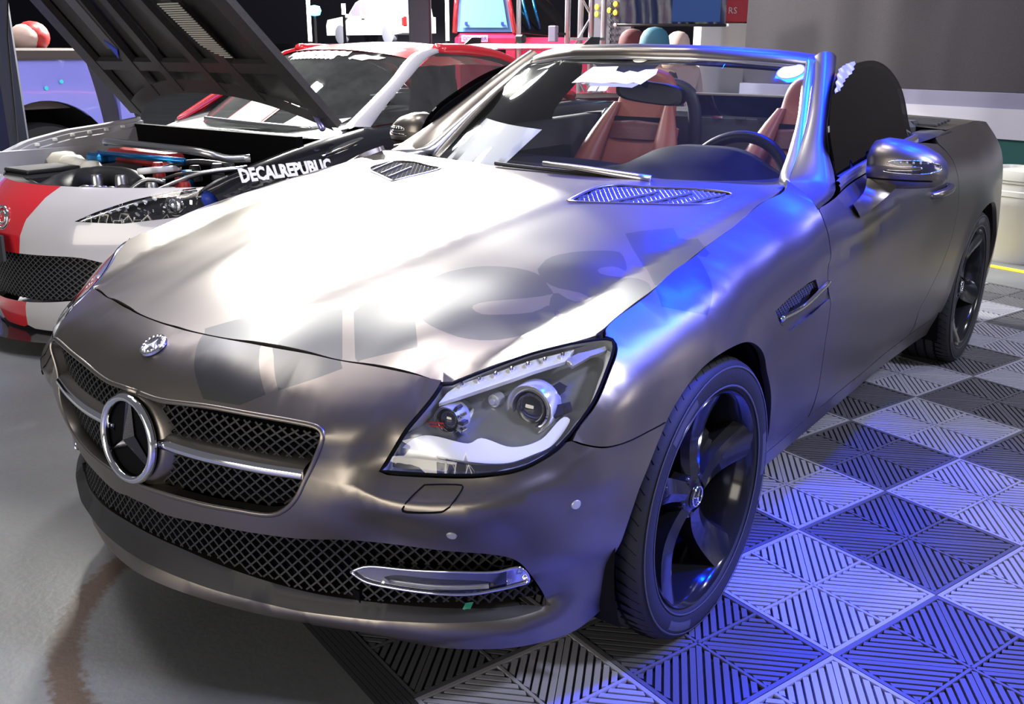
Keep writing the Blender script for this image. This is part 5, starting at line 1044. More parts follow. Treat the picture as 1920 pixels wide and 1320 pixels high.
for s_ in (-1, 1): MB().lathe([(0, .0), (.014, .004), (.014, .02), (0, .026)], (bx[0] * .43 * s_, bx[1] * .43 * s_ - .02, 1.43), (bx[0] * s_, bx[1] * s_, 0), 10).done('rail_cap', 'white', bn, smooth=True)
def text(body, size, m_, parent, loc, rot, ext=.001, name='lettering', sx=1.0, bold=0.0):
    c = bpy.data.curves.new(name, 'FONT'); c.body = body; c.size = size; c.extrude = ext; c.offset = bold; c.align_x = 'CENTER'; c.align_y = 'CENTER'; c.shear = 0; c.resolution_u = 2
    t = bpy.data.objects.new(name, c); dg = bpy.context.evaluated_depsgraph_get(); COL.objects.link(t); dg = bpy.context.evaluated_depsgraph_get(); me = bpy.data.meshes.new_from_object(t.evaluated_get(dg)); bpy.data.objects.remove(t)
    me.materials.clear(); me.materials.append(MAT[m_]); o = link(bpy.data.objects.new(name, me), parent); o.location = loc; o.rotation_euler = rot; o.scale = (sx, 1, 1); return o
sg = empty('sign_stand', (-2.46, 7.90, 0)); tag(sg, 'red sign with pale letters on a grey cabinet left of the dark screen', 'sign'); rz = .64
sg.rotation_euler = (0, 0, rz)
MB().box((0, 0, .74), (.50, .35, 1.48), bev=.01).done('cabinet', 'sign_grey', sg); MB().box((.08, -.02, 1.60), (.32, .30, .22), bev=.006).done('sign_box', 'sign_red', sg); MB().box((.08, -.02, 1.725), (.36, .32, .03)).done('sign_top', 'fascia_white', sg); text('RS', .08, 'fascia_white', sg, (.04, -.172, 1.59), (math.pi / 2, 0, 0))
# ---------------------------------------------------------------- people sitting behind, only their headwear shows
def person(name, loc, facing, top, legs, cap, lab, hoodie=None):
    h = 1.36; P = empty(name, loc, facing); tag(P, lab, 'person', 'people sitting behind the convertible')
    J = {'pel': (0, 0, .50), 'bel': (0, .02, .66), 'che': (0, .03, .88), 'nec': (0, .01, 1.05), 'hea': (0, -.02, 1.17), 'top': (0, -.01, 1.25), 'sl': (-.17, .02, .98), 'el': (-.22, -.04, .73), 'wl': (-.14, -.25, .64), 'sr': (.17, .02, .98), 'er': (.22, -.04, .73), 'wr': (.14, -.25, .64), 'hl': (-.09, -.02, .50), 'kl': (-.12, -.44, .52), 'al': (-.12, -.46, .10), 'tl': (-.12, -.60, .04), 'hr': (.09, -.02, .50), 'kr': (.12, -.44, .52), 'ar': (.12, -.46, .10), 'tr': (.12, -.60, .04)}
    Rr = {'pel': .14, 'bel': .125, 'che': .14, 'nec': .058, 'hea': .088, 'top': .075, 'sl': .07, 'el': .048, 'wl': .034, 'sr': .07, 'er': .048, 'wr': .034, 'hl': .10, 'kl': .066, 'al': .045, 'tl': .035, 'hr': .10, 'kr': .066, 'ar': .045, 'tr': .035}
    Ed = [('pel', 'bel'), ('bel', 'che'), ('che', 'nec'), ('nec', 'hea'), ('hea', 'top'), ('che', 'sl'), ('sl', 'el'), ('el', 'wl'), ('che', 'sr'), ('sr', 'er'), ('er', 'wr'), ('pel', 'hl'), ('hl', 'kl'), ('kl', 'al'), ('al', 'tl'), ('pel', 'hr'), ('hr', 'kr'), ('kr', 'ar'), ('ar', 'tr')]
    K = list(J); me = bpy.data.meshes.new('body'); me.from_pydata([J[k] for k in K], [(K.index(a), K.index(b)) for a, b in Ed], []); o = link(bpy.data.objects.new('body', me), P)
    md = o.modifiers.new('s', 'SKIN'); o.modifiers.new('ss', 'SUBSURF').levels = 2; o.modifiers['ss'].render_levels = 2
    for k, v in zip(K, me.skin_vertices[0].data): v.radius = (Rr[k], Rr[k]); v.use_root = (k == 'pel')
    dg = bpy.context.evaluated_depsgraph_get(); m2 = bpy.data.meshes.new_from_object(o.evaluated_get(dg)); o.modifiers.clear(); o.data = m2; m2.materials.clear()
    for q in (top, legs, 'skin'): m2.materials.append(MAT[q])
    for f in m2.polygons:
        c = f.center; f.use_smooth = True; f.material_index = 2 if c.z > 1.02 or (c.y < -.22 and c.z > .55 and abs(c.x) < .17) else (1 if c.z < .58 else 0)
    # cap
    g = [[(r * math.cos(a), -.012 + r * 1.12 * math.sin(a), z) for a in np.linspace(0, 2 * math.pi, 25)] for r, z in ((.107, 1.18), (.108, 1.21), (.100, 1.255), (.080, 1.29), (.048, 1.312), (.004, 1.32))]
    MB().grid(g).done('cap_crown' if not hoodie else 'hood', cap, P, smooth=True)
    if not hoodie: MB().grid([[(.095 * math.sin(a) * (1 - .1 * q), -.012 - .115 * math.cos(a) - .07 * q * math.cos(a), 1.183 - .012 * q) for a in np.linspace(-1.1, 1.1, 13)] for q in (0, .5, 1)]).done('cap_peak', cap, P, smooth=True)
    bench = MB(); bench.box((0, .05, .19), (.42, .40, .36), bev=.02); bench.done('stool', 'wall_dark', P); P.scale = (1, 1, 1.065); return P
person('person', (-2.386, 6.05, 0), math.pi, 'cloth_maroon', 'cloth_dark', 'cap_maroon', 'seated person in a maroon cap, leftmost of the three heads under the banner')
person('person', (-1.90, 5.53, 0), math.pi, 'cloth_dark', 'cloth_dark', 'cap_teal', 'seated person in a teal blue cap, middle of the three heads under the banner')
person('person', (-2.58, 7.23, 0), math.pi + .7, 'cloth_beige', 'cloth_dark', 'cloth_beige', 'seated person with a beige head cover, rightmost of the three heads under the banner', True)
# ---------------------------------------------------------------- dark hall walls far behind
def wall(name, pts, h, m_='wall_far'):
    o = MB().add([(*pts[0], 0), (*pts[1], 0), (*pts[1], h), (*pts[0], h)], [(0, 1, 2, 3)]).done(name, m_); tag(o, kind='structure'); return o
wall('wall_back', ((-60, 42), (14, 62)), 12, 'wall_far'); wall('wall_left', ((-60, -6), (-60, 42)), 12, 'wall_dark')
pl_ = MB(); pl_.box((-4.30, 1.95, 1.2), (.24, .12, 2.4), bev=.02); tag(pl_.done('post', 'navy'), 'dark navy padded post at the left photo edge', 'post')
bd = MB(); bd.box((-5.67, 7.18, 1.3), (.24, .12, 2.6), rot=((.8, -.6, 0), (.6, .8, 0), (0, 0, 1)), bev=.02); tag(bd.done('display_board', 'wall_dark'), 'black exhibition board just left of the right light tube', 'board')

# ---------------------------------------------------------------- red, white and black coupe with its bonnet up
cp = empty('coupe_car', (-2.49, .86, 0)); tag(cp, 'red, white and black coupe with its bonnet propped open', 'car')
def b86(U):
    U = np.atleast_2d(np.asarray(U, float)); x, z = U[:, 0], U[:, 1]
    y = .125 + .72 * x * x + np.interp(z, [.05, .12, .2, .3, .4, .5, .56, .62, .66, .70], [.0, -.02, -.035, -.03, -.025, -.015, 0, .025, .055, .11]); return np.c_[x, y, z]
mouth = smooth_line([(0, .425), (.2, .428), (.38, .428), (.46, .415), (.55, .38), (.50, .31), (.43, .258), (.2, .225), (0, .218)], .02); mouth = np.r_[mouth, mouth[1:-1][::-1] * [-1, 1]]
hlm = np.array([(.38, .572), (.45, .61), (.55, .655), (.66, .69), (.745, .705), (.80, .69), (.815, .63), (.72, .59), (.55, .566)])
edge = np.array([(.235, .695), (.20, .62), (.16, .57), (.135, .50), (.125, .425)]); edge2 = np.array([(.14, .222), (.115, .16), (.10, .11)])
top = [(x, .695) for x in np.linspace(.235, .60, 10)]
wl_ = np.r_[top, [(.66, .70)], hlm[[2, 1, 0, 8, 7, 6]], [(.82, .50), (.82, .11)], [(x, .11) for x in np.linspace(.8, .1, 12)], edge2[::-1][1:], mouth[(mouth[:, 0] > .145) & (mouth[:, 1] < .255)][::-1], mouth[(mouth[:, 0] > .13) & (mouth[:, 1] >= .255)][::-1], edge[::-1]]
MBp = lambda nm, poly, m_, **k: panel(nm, b86, poly, m_, cp, h=.04, out=-1 if False else 1, **k)
def fixn(o):
    bm = bmesh.new(); bm.from_mesh(o.data); bmesh.ops.recalc_face_normals(bm, faces=bm.faces[:]); bm.to_mesh(o.data); bm.free(); return o
P_, T_, _ = tri_region(np.array([(-.86, .08), (.86, .08), (.86, .55), (.80, .70), (.3, .70), (-.3, .70), (-.80, .70), (-.86, .55)]), holes=[mouth, hlm, hlm * [-1, 1]], lines=[edge, edge * [-1, 1], edge2, edge2 * [-1, 1]], h=.035)
C2 = P_[T_].mean(1); ex = np.interp(C2[:, 1], [.11, .16, .222, .425, .50, .57, .62, .695], [.10, .115, .14, .125, .135, .16, .20, .235]); redk = np.abs(C2[:, 0]) < ex
X_ = b86(P_)
for nm, k, m_ in (('bumper_centre', redk & (C2[:, 1] > .10), 'red_paint'), ('bumper_side', ~redk & (C2[:, 1] > .10), 'white_paint'), ('bumper_lip', C2[:, 1] <= .10, 'black_gloss')):
    o = obj(nm, X_, T_[k], m_, cp); bm = bmesh.new(); bm.from_mesh(o.data); bmesh.ops.delete(bm, geom=[v for v in bm.verts if not v.link_faces], context='VERTS'); bm.to_mesh(o.data); bm.free()
panel('mouth_mesh', b86, mouth, 'plastic', cp, h=.05, flange=0, off=.0).location = (0, .05, 0)
lattice('mouth_grid', b86, mouth, .03, .024, .004, .01, .0, 'plastic2', cp).location = (0, .03, 0)
lp = MB(); lp.grid([[(x, .10 + .72 * x * x - q, .085 - .01 * (q > 0)) for x in np.linspace(-.75, .75, 31)] for q in (-.1, 0, .05, .09)]); lp.done('splitter', 'black_gloss', cp, smooth=True)
# emblem, plate
ec = b86([[0, .565]])[0]; MB().lathe([(.046 + .007 * math.cos(t), .007 * math.sin(t)) for t in np.linspace(0, 6.283, 11)], ec, (0, -1, .25), 32).done('emblem_ring', 'chrome', cp, smooth=True); MB().lathe([(.026 + .006 * math.cos(t), .006 * math.sin(t)) for t in np.linspace(0, 6.283, 9)], ec, (0, -1, .25), 24).done('emblem_core', 'chrome', cp, smooth=True)
MB().prism([(-.15, .07, .50), (.08, .07, .50), (.115, .05, .40), (-.18, .05, .40)], (0, .012, .003)).done('number_plate', 'plastic', cp); text('ur', .05, 'sticker_grey', cp, (.05, .052, .462), (math.radians(78), 0, 0))
# headlamp: dark bowl, chrome parts, blue ring
for s_ in (1, -1):
    hm = hlm * [s_, 1]; L = empty('headlight', (0, 0, 0)); L.parent = cp
    P2, T2, bd2 = tri_region(hm, h=.03); Xb = b86(P2) + [0, .09, -.01]; obj('lamp_bowl', Xb, T2, 'lamp_dark', L); obj('lamp_lens', b86(P2), T2, 'lens', L)
    for a_, b_ in ((0, 4),):
        ln = smooth_line(hm[[8, 0, 1, 2, 3, 4]], .02); MB().tube(b86(ln) + [0, .02, -.012], .008, 6).done('chrome_rim', 'chrome', L, smooth=True)
    rr = random.Random(3)
    for k in range(34):
        t = rr.random(); q = np.array([.50 + .25 * t, .60 + .07 * t + (rr.random() - .5) * .07]); p_ = b86([q * [s_, 1]])[0] + [0, .03 + .04 * rr.random(), 0]; w = .006 + .012 * rr.random()
        MB().box(p_, (w, .006, w * .6), rot=np.array(mathutils.Euler((rr.random() * 2, rr.random() * 2, rr.random() * 3)).to_matrix())).done('facet', 'chrome' if k % 3 else 'lamp_silver', L)
    p_ = b86([(.65 * s_, .63)])[0] + [0, .05, 0]; MB().lathe([(0, .01), (.02, .006), (.032, -.01), (.04, .0), (.044, -.03)], p_, (0, -1, 0), 24).done('projector', 'chrome', L, smooth=True)
    p_ = b86([(.75 * s_, .655)])[0] + [0, .04, 0]; MB().lathe([(0, .02), (.02, .016), (.034, 0), (.036, -.02)], p_, (.3 * s_, -1, .2), 20).done('blue_bulb', 'blue_print', L, smooth=True)
    for k in range(9):
        q = np.array([.43 + .025 * k, .59 + .010 * k]); p_ = b86([q * [s_, 1]])[0] + [0, .02, 0]; MB().lathe([(0, .01), (.006, 0), (.008, -.01)], p_, (0, -1, .4), 6).done('running_led', 'lamp_white', L)
# near and far wings, door, rear body
def wing86(s_, m_, rail=False):
    ys_ = np.linspace(.60, 1.56, 20); zt = np.interp(ys_, [.60, .66, .9, 1.08, 1.3, 1.56], [.69, .707, .768, .806, .845, .882]); xt = np.interp(ys_, [.6, .7, 1.56], [.73, .70, .70])
    g = [[(s_ * (x + dx), y, z + dz) for dx, dz in ((-.02, -.03), (0, 0), (.05, .004), (.10, -.012), (.145, -.06), (.165, -.14), (.17, -.25), (.16, -.42))] for x, y, z in zip(xt, ys_, zt)]
    return MB().grid(g).done('front_wing', m_, cp, smooth=True)
wing86(1, 'black_paint')
ys_ = np.linspace(.40, 1.26, 24); zt = np.interp(ys_, [.40, .469, .636, .836, 1.045, 1.26], [.72, .75, .814, .851, .868, .893])
MB().grid([[(-.66 - dx, y, z + dz) for dx, dz in ((-.03, -.14), (-.02, -.045), (-.005, -.04), (.0, -.02), (.018, -.018), (.02, -.004), (.045, .0), (.09, -.01), (.15, -.06), (.2, -.2), (.2, -.5))] for y, z in zip(ys_, zt)]).done('far_wing', 'rail_paint', cp, sharp=30)
for k in range(7): MB().box((-.655, .56 + .095 * k, float(np.interp(.56 + .095 * k, ys_, zt)) - .028), (.016, .02, .012)).done('rail_clip', 'white', cp)
ys_ = np.linspace(1.56, 4.2, 30); zt = np.interp(ys_, [1.56, 2.0, 2.8, 3.4, 4.2], [.882, .90, .93, .95, .93]); xt = np.interp(ys_, [1.56, 2.6, 3.3, 4.2], [.70, .72, .74, .62])
for s_ in (1, -1): MB().grid([[(s_ * (x + dx), y, z + dz) for dx, dz in ((-.02, -.0), (.05, .0), (.11, -.03), (.14, -.1), (.15, -.3), (.12, -.62))] for x, y, z in zip(xt, ys_, zt)]).done('body_side', 'black_paint', cp, smooth=True)
MB().grid([[(x, y, z) for x in np.linspace(-.72, .72, 9)] for y, z in ((3.3, .98), (3.7, .98), (4.2, .95), (4.24, .7), (4.22, .3))]).done('boot_lid', 'red_paint', cp, smooth=True)
# cabin: roof, screen, pillars, side glass
rx_ = lambda t, y: t * np.interp(y, [2.03, 2.3, 2.8, 3.3], [.56, .575, .555, .47]); rz_ = lambda t, y: np.interp(y, [2.03, 2.2, 2.5, 2.8, 3.3], [1.245, 1.275, 1.288, 1.272, 1.15]) - .055 * abs(t) ** 2.6
yr = np.linspace(2.03, 3.3, 20); G_ = np.array([[(rx_(t, y) + 0, y + .10 * t * t * (1 if y < 2.4 else 0), rz_(t, y)) for t in np.linspace(-1, 1, 31)] for y in yr])
o = MB(); o.grid(G_); o = o.done('roof', 'red_paint', cp, smooth=True); o.data.materials.append(MAT['stripe'])
for f in o.data.polygons:
    c = f.center; 
    if abs(c.x - (.36 - .28 * (c.y - 2.05))) < .075 or (abs(c.x - (.02 + .28 * (c.y - 2.05))) < .05 and c.y > 2.35): f.material_index = 1
Sg = np.array([[( (.60 + (.52 - .60) * q) * t, 1.38 + .66 * q + (.20 - .12 * q) * t * t, .865 + .375 * q - .04 * q * t * t - .0 * t) for t in np.linspace(-1, 1, 25)] for q in np.linspace(0, 1, 12)])
w86 = MB(); w86.grid(Sg); w86 = w86.done('front_screen', 'cab_glass', cp, smooth=True)
def scr86(U): 
    U = np.atleast_2d(U); t, q = U[:, 0], U[:, 1]; return np.c_[(.60 - .08 * q) * t, 1.38 + .66 * q + (.20 - .12 * q) * t * t, .865 + .375 * q - .04 * q * t * t]
def st86(nm, poly, m_, off=.004):
    P2, T2, _ = tri_region(np.array(poly), h=.05); N2 = surf_normals(scr86, P2); N2 *= -np.sign(N2[:, 1].mean()); return obj(nm, scr86(P2) + N2 * off, T2, m_, w86)
def teeth(x0, x1, z0, z1, n, lean):
    T1 = [(x0 + (x1 - x0) * k / n + (.0 if k % 2 else .0), z1 + (.012 if k % 2 else -.004)) for k in range(n + 1)]; T2 = [(x1 - (x1 - x0) * k / n - lean, z0 - (.010 if k % 2 else -.002)) for k in range(n + 1)]; return T1 + T2
st86('banner_lettering', teeth(-.62, .34, .93, .985, 17, .0), 'sticker'); st86('banner_lettering', teeth(-.50, .20, .885, .915, 21, -.0), 'sticker')
st86('script_lettering', [(.38, .90), (.42, .945), (.52, .965), (.62, .955), (.66, .965), (.78, .955), (.72, .92), (.62, .915), (.56, .885), (.46, .895), (.43, .90), (.41, .885)], 'sticker')
st86('lettering_sticker', [(.44, .035), (.50, .17), (.56, .185), (.70, .185), (.66, .13), (.74, .14), (.86, .13), (.95, .155), (.90, .06), (.70, .02), (.55, .01)], 'sticker')
st86('info_sheet', [(-.25, .06), (.20, .06), (.24, .33), (-.21, .33)], 'paper', .006); st86('sheet_border', [(-.28, .05), (.23, .05), (.27, .34), (-.24, .34)], 'red_plastic', .004); st86('blue_sheet', [(-.26, .34), (.30, .34), (.36, .45), (.25, .52), (-.18, .52), (-.30, .42)], 'lilac_pipe', .004)
for s_, m_ in ((1, 'white_paint'), (-1, 'red_paint')):
    A_ = catmull([(.66, 1.47, .875), (.62, 1.70, .99), (.575, 1.92, 1.10), (.53, 2.12, 1.215), (.54, 2.25, 1.25)], 16); w = np.array([.062, .03, .0]); D_ = catmull([(.735, 1.60, .885), (.69, 1.78, .995), (.64, 1.99, 1.105), (.585, 2.21, 1.21), (.58, 2.34, 1.235)], 16)
    MB().grid(np.stack([(A_ + [0, .02, -.02]) * [s_, 1, 1], A_ * [s_, 1, 1], (A_ * .5 + D_ * .5 + [.008, -.012, .01]) * [s_, 1, 1], D_ * [s_, 1, 1], (D_ + [-.03, .02, -.01]) * [s_, 1, 1]], 1)).done('screen_pillar', m_, cp, smooth=True)
    sgl = [(1.60, .89), (2.0, .905), (2.7, .935), (3.15, .96), (3.2, 1.02), (3.05, 1.12), (2.85, 1.185), (2.6, 1.225), (2.35, 1.235), (2.2, 1.205), (1.98, 1.10), (1.78, .99)]
    sf = lambda U: np.c_[s_ * (.735 - .46 * (U[:, 1] - .9)), U]
    P2, T2, _ = tri_region(smooth_line(sgl + [sgl[0]], .05)[:-1], h=.1); obj('side_glass', sf(P2), T2, 'cab_glass', cp)
    rr_ = catmull([(.555, 2.30, 1.243), (.57, 2.55, 1.24), (.56, 2.85, 1.205), (.57, 3.1, 1.13), (.62, 3.35, 1.02), (.66, 3.5, .96)], 20); MB().tube(rr_ * [s_, 1, 1], .034, 8).done('roof_rail', 'red_paint', cp, smooth=True)
MB().box((0, 2.6, .62), (1.35, 2.0, .5)).done('cabin_dark', 'void', cp); MB().grid([[(x, y, z) for x in np.linspace(-.66, .66, 9)] for y, z in ((1.40, .84), (1.62, .90), (1.95, .90), (1.97, .6))]).done('dashboard', 'interior2', cp)
for s_ in (.36, -.36): MB().lathe([(0, .26), (.09, .25), (.13, .18), (.15, 0), (.2, -.3)], (s_, 2.5, .90), n=16).done('seat_back', 'interior', cp, smooth=True)
# scuttle and wipers
MB().grid([[(x, 1.22 + q + .2 * (x / .7) ** 2, .85 - .02 * abs(x) + .02 * q) for x in np.linspace(-.68, .68, 17)] for q in (0, .08, .18, .24)]).done('scuttle', 'plastic', cp, smooth=True)
MB().tube(catmull([(-.3, 1.40, .895), (.1, 1.37, .89), (.5, 1.42, .88)], 12), .010, 6).done('wiper', 'alu', cp, smooth=True)
# underside of the open bonnet
hn = np.array([0, -.731, -.682]); hu = np.array([0, -.682, .731]); h0 = np.array([0, 1.33, .92])
hp_ = lambda x, t, d=0.: tuple(h0 + np.array([x, 0, 0]) + hu * t + hn * d)
B_ = empty('open_bonnet', (0, 0, 0)); B_.parent = cp
bw = lambda t: .80 - .10 * (t / 1.0) ** 2; t0_ = lambda s_: -.02 + .21 * (1 - abs(s_) ** 2.2); g = [[hp_(bw(t0_(s_) + (1.08 - t0_(s_)) * t) * s_, t0_(s_) + (1.08 - t0_(s_)) * t, .02 * (1 - abs(s_) ** 6) * -1) for s_ in np.linspace(-1, 1, 25)] for t in np.linspace(0, 1, 16)]
MB().grid(g).done('bonnet_skin', 'carbon', B_, smooth=True)
for a_, b_, w in ((-.78, -.66, .05), (.78, .66, .05), (-.42, -.30, .035), (.42, .30, .035), (-.16, -.10, .03), (.18, .12, .03)): MB().prism([hp_(a_ - w, t0_(a_ / .8) + .02, .0), hp_(a_ + w, t0_(a_ / .8) + .02, .0), hp_(b_ + w, 1.05, .0), hp_(b_ - w, 1.05, .0)], hn * .035).done('bonnet_rib', 'carbon', B_)
MB().grid([[hp_(.78 * s_, t0_(s_) + q, .03) for s_ in np.linspace(-1, 1, 21)] for q in (.0, .05, .09)]).done('bonnet_hem', 'carbon', B_, smooth=True)
for t, w in ((.36, .03), (.98, .06)): MB().prism([hp_(-bw(t) + .02, t - w, 0), hp_(bw(t) - .02, t - w, 0), hp_(bw(t) - .02, t + w, 0), hp_(-bw(t) + .02, t + w, 0)], hn * .03).done('bonnet_rib', 'carbon', B_)
msh = [(.28, .74), (.31, .62), (.34, .51), (.39, .465), (.50, .425), (.47, .52), (.43, .72)]; MB().prism([hp_(x, t, .037) for x, t in msh], hn * .003).done('vent_panel', 'plastic', B_)
for k in range(26):
    t = .44 + .012 * k; x0 = float(np.interp(t, [.425, .465, .51, .62, .74], [.47, .39, .34, .31, .28])); x1 = float(np.interp(t, [.425, .52, .72], [.50, .47, .43])); MB().box(np.array(hp_((x0 + x1) / 2, t, .043)), (x1 - x0, .005, .004), rot=np.stack([[1, 0, 0], hu, np.cross([1, 0, 0], hu)], 1)).done('vent_slat', 'mesh_metal', B_)
MB().prism([hp_(-.42, .42, .04), hp_(-.36, .48, .04), hp_(-.40, .54, .04)], hn * .004).done('blue_patch', 'blue_print', B_); MB().prism([hp_(-.45, .48, .036), hp_(-.36, .48, .036), hp_(-.33, .80, .036), hp_(-.42, .80, .036)], hn * .003).done('inner_patch', 'stripe', B_)
MB().tube([(.53, 1.317, 1.07), (.72, 1.27, .95), (.79, 1.24, .90)], .014, 8).done('gas_strut', 'lilac_pipe', cp, smooth=True); MB().tube([(-.60, .62, 1.66), (-.68, .60, 1.30), (-.74, .60, .80)], .006, 6).done('prop_rod', 'black', cp)
# engine bay
MB().box((0, .75, .38), (1.3, .9, .04)).done('bay_floor', 'void', cp); MB().box((0, 1.22, .62), (1.3, .04, .48)).done('bay_bulkhead', 'void', cp); MB().box((.66, .95, .48), (.04, .5, .4)).done('bay_side', 'void', cp); MB().box((-.64, .8, .56), (.04, .8, .42)).done('bay_side', 'rail_paint', cp)
MB().grid([[(x, .22 + .72 * x * x + q, .685 - .0 * q) for x in np.linspace(-.6, .6, 13)] for q in (0, .06, .10)]).done('slam_panel', 'black', cp, smooth=True)
MB().tube(catmull([(-.19, .75, .82), (-.13, .729, .83), (.3, .717, .83), (.62, .704, .83), (.69, .78, .80), (.74, .86, .80)], 24), .017, 10).done('strut_brace', 'alu', cp, smooth=True)
MB().tube([(-.31, .778, .76), (.31, .827, .76)], .014, 10).done('blue_bar', 'blue_anod', cp, smooth=True); MB().box((-.33, .80, .735), (.12, .10, .05), bev=.012).done('blue_clamp', 'blue_anod', cp)
MB().box((-.30, 1.02, .72), (.52, .12, .07), bev=.015).done('cam_cover', 'red_plastic', cp)
MB().tube(catmull([(-.12, .36, .60), (-.10, .42, .63), (-.22, .56, .64), (-.20, .70, .65), (-.03, .74, .65), (.14, .70, .62)], 26), .062, 14).done('intake_pipe', 'plastic', cp, smooth=True)
MB().box((-.37, .52, .62), (.24, .28, .16), bev=.02).done('battery_box', 'plastic', cp); MB().box((-.37, .52, .705), (.22, .26, .02), bev=.006).done('battery_lid', 'black', cp)
mb = MB()
for k, (x, y, z, w) in enumerate([(-.68, .78, .73, .09), (-.58, .74, .72, .08), (-.48, .73, .71, .07), (-.36, .70, .70, .06), (-.26, .70, .70, .06)]): mb.lathe([(0, .035), (w * .6, .03), (w, 0), (w * .8, -.06)], (x, y, z), n=12)
mb.done('cast_housing', 'cream_cast', cp, smooth=True)
for k in range(6): MB().lathe([(.058 + .010 * math.cos(t), .010 * math.sin(t)) for t in np.linspace(0, 6.283, 9)], (.08 + .032 * k, .46 + .012 * k, .605), (1, .3, 0), 24).done('turbo_coil', 'lilac_pipe' if k % 2 else 'alu', cp, smooth=True)
MB().tube(catmull([(.20, .55, .60), (.27, .54, .645), (.33, .52, .60)], 10), .04, 12).done('turbo_pipe', 'plastic', cp, smooth=True)
MB().tube(catmull([(.20, .66, .72), (.24, .70, .725), (.225, .80, .72), (.22, .86, .72)], 12), .015, 10).done('white_hose', 'white', cp, smooth=True)
for k, (x, y, z, m_) in enumerate([(.34, .63, .655, 'alu'), (.42, .76, .70, 'blue_anod'), (.34, .78, .68, 'red_plastic'), (.12, .62, .67, 'alu'), (.48, .70, .66, 'red_plastic'), (.52, .60, .65, 'alu'), (.05, .86, .70, 'red_plastic'), (-.05, .60, .66, 'alu'), (.28, .90, .70, 'plastic'), (.45, .90, .72, 'plastic')]): MB().lathe([(0, .035), (.022, .033), (.026, .02), (.03, -.04)], (x, y, z), n=14).done('engine_cap', m_, cp, sharp=40)
for k, (a_, b_) in enumerate([((.30, .60, .66), (.55, .85, .72)), ((.40, .55, .64), (.60, .95, .74)), ((.10, .80, .70), (.50, .95, .74)), ((-.5, .42, .62), (-.15, .38, .66)), ((.36, .50, .66), (.46, .62, .70))]): MB().tube(catmull([a_, (np.array(a_) + b_) / 2 + [0, 0, .03], b_], 8), .008 + .003 * (k % 3), 7).done('hose', ('plastic', 'alu', 'black')[k % 3], cp, smooth=True)
for k, (x, y) in enumerate([(-.55, .40), (-.46, .34), (-.36, .30)]): MB().box((x, y, .645), (.07, .05, .06), rot=np.array(mathutils.Euler((.3, .2 * k, .4 * k)).to_matrix()), bev=.012).done('bracket', 'rail_paint', cp)
# lettering and a silver leaf shape on the black wing
text('DECALREPUBLIC', .078, 'sticker', cp, (.856, .965, .744), (math.radians(68), 0, math.radians(90)), sx=.88, bold=.0035)
text('CAR WRAPS', .034, 'sticker', cp, (.872, 1.03, .70), (math.radians(80), 0, math.radians(90)), bold=.001)
MB().grid([[(.835 + .012 * math.sin(math.pi * q) + .006 * math.sin(3.14 * t), 1.18 + .26 * t, .79 + .06 * t + .028 * (q - .5) * (1 - (2 * t - 1.1) ** 2)) for q in np.linspace(0, 1, 5)] for t in np.linspace(0, 1, 12)]).done('silver_leaf', 'chrome_leaf', cp, smooth=True)
# rear wing
RWg = empty('rear_wing', (0, 0, 0)); RWg.parent = cp; MB().grid([[(x, 4.0 + .22 * t, 1.255 + .03 * math.sin(math.pi * t) - .006 * 0) for x in np.linspace(-.69, .38, 12)] for t in np.linspace(0, 1, 7)] ).done('wing_blade', 'black', RWg, smooth=True); MB().grid([[(x, 4.0 + .22 * t, 1.245 - .005 * t) for x in np.linspace(-.69, .38, 12)] for t in np.linspace(0, 1, 3)]).done('wing_underside', 'black', RWg)
MB().prism([(.375, 3.97, 1.235), (.375, 4.24, 1.235), (.375, 4.26, 1.33), (.375, 4.14, 1.33)], (.01, 0, 0)).done('end_plate', 'black', RWg); MB().prism([(-.70, 3.97, 1.235), (-.70, 4.24, 1.235), (-.70, 4.26, 1.33), (-.70, 4.14, 1.33)], (.01, 0, 0)).done('end_plate', 'black', RWg)
for x in (-.35, .1): MB().box((x, 4.06, 1.11), (.02, .10, .27)).done('wing_strut', 'black', RWg)
def simple_wheel(par, x, y, r=.315, s_=1, m_='rim'):
    Wn = empty('wheel', (x, y, r)); Wn.parent = par; a = (s_, 0, 0)
    MB().lathe([(r * .72, -.10), (r * .95, -.11), (r, -.08), (r, .08), (r * .95, .11), (r * .72, .10)], (0, 0, 0), a, 40).done('tyre', 'rubber', Wn, sharp=50); MB().lathe([(r * .73, .10), (r * .70, .07), (r * .66, .02)], (0, 0, 0), a, 40).done('rim', m_, Wn, smooth=True); MB().lathe([(0, -.02), (r * .72, -.02)], (0, 0, 0), a, 32).done('rim_disc', 'void', Wn)
    for k in range(5):
        t = 2 * math.pi * k / 5; d = np.array([0, math.cos(t), math.sin(t)]); e = np.array([0, -math.sin(t), math.cos(t)]); q = np.array(a) * .06
        MB().prism([q + d * .03 + e * .02, q + d * r * .7 + e * .035, q + d * r * .7 - e * .035, q + d * .03 - e * .02], np.array(a) * .02).done('spoke', m_, Wn)
for y in (.85, 3.42):
    for s_ in (1, -1): simple_wheel(cp, s_ * .74, y, .315, s_)
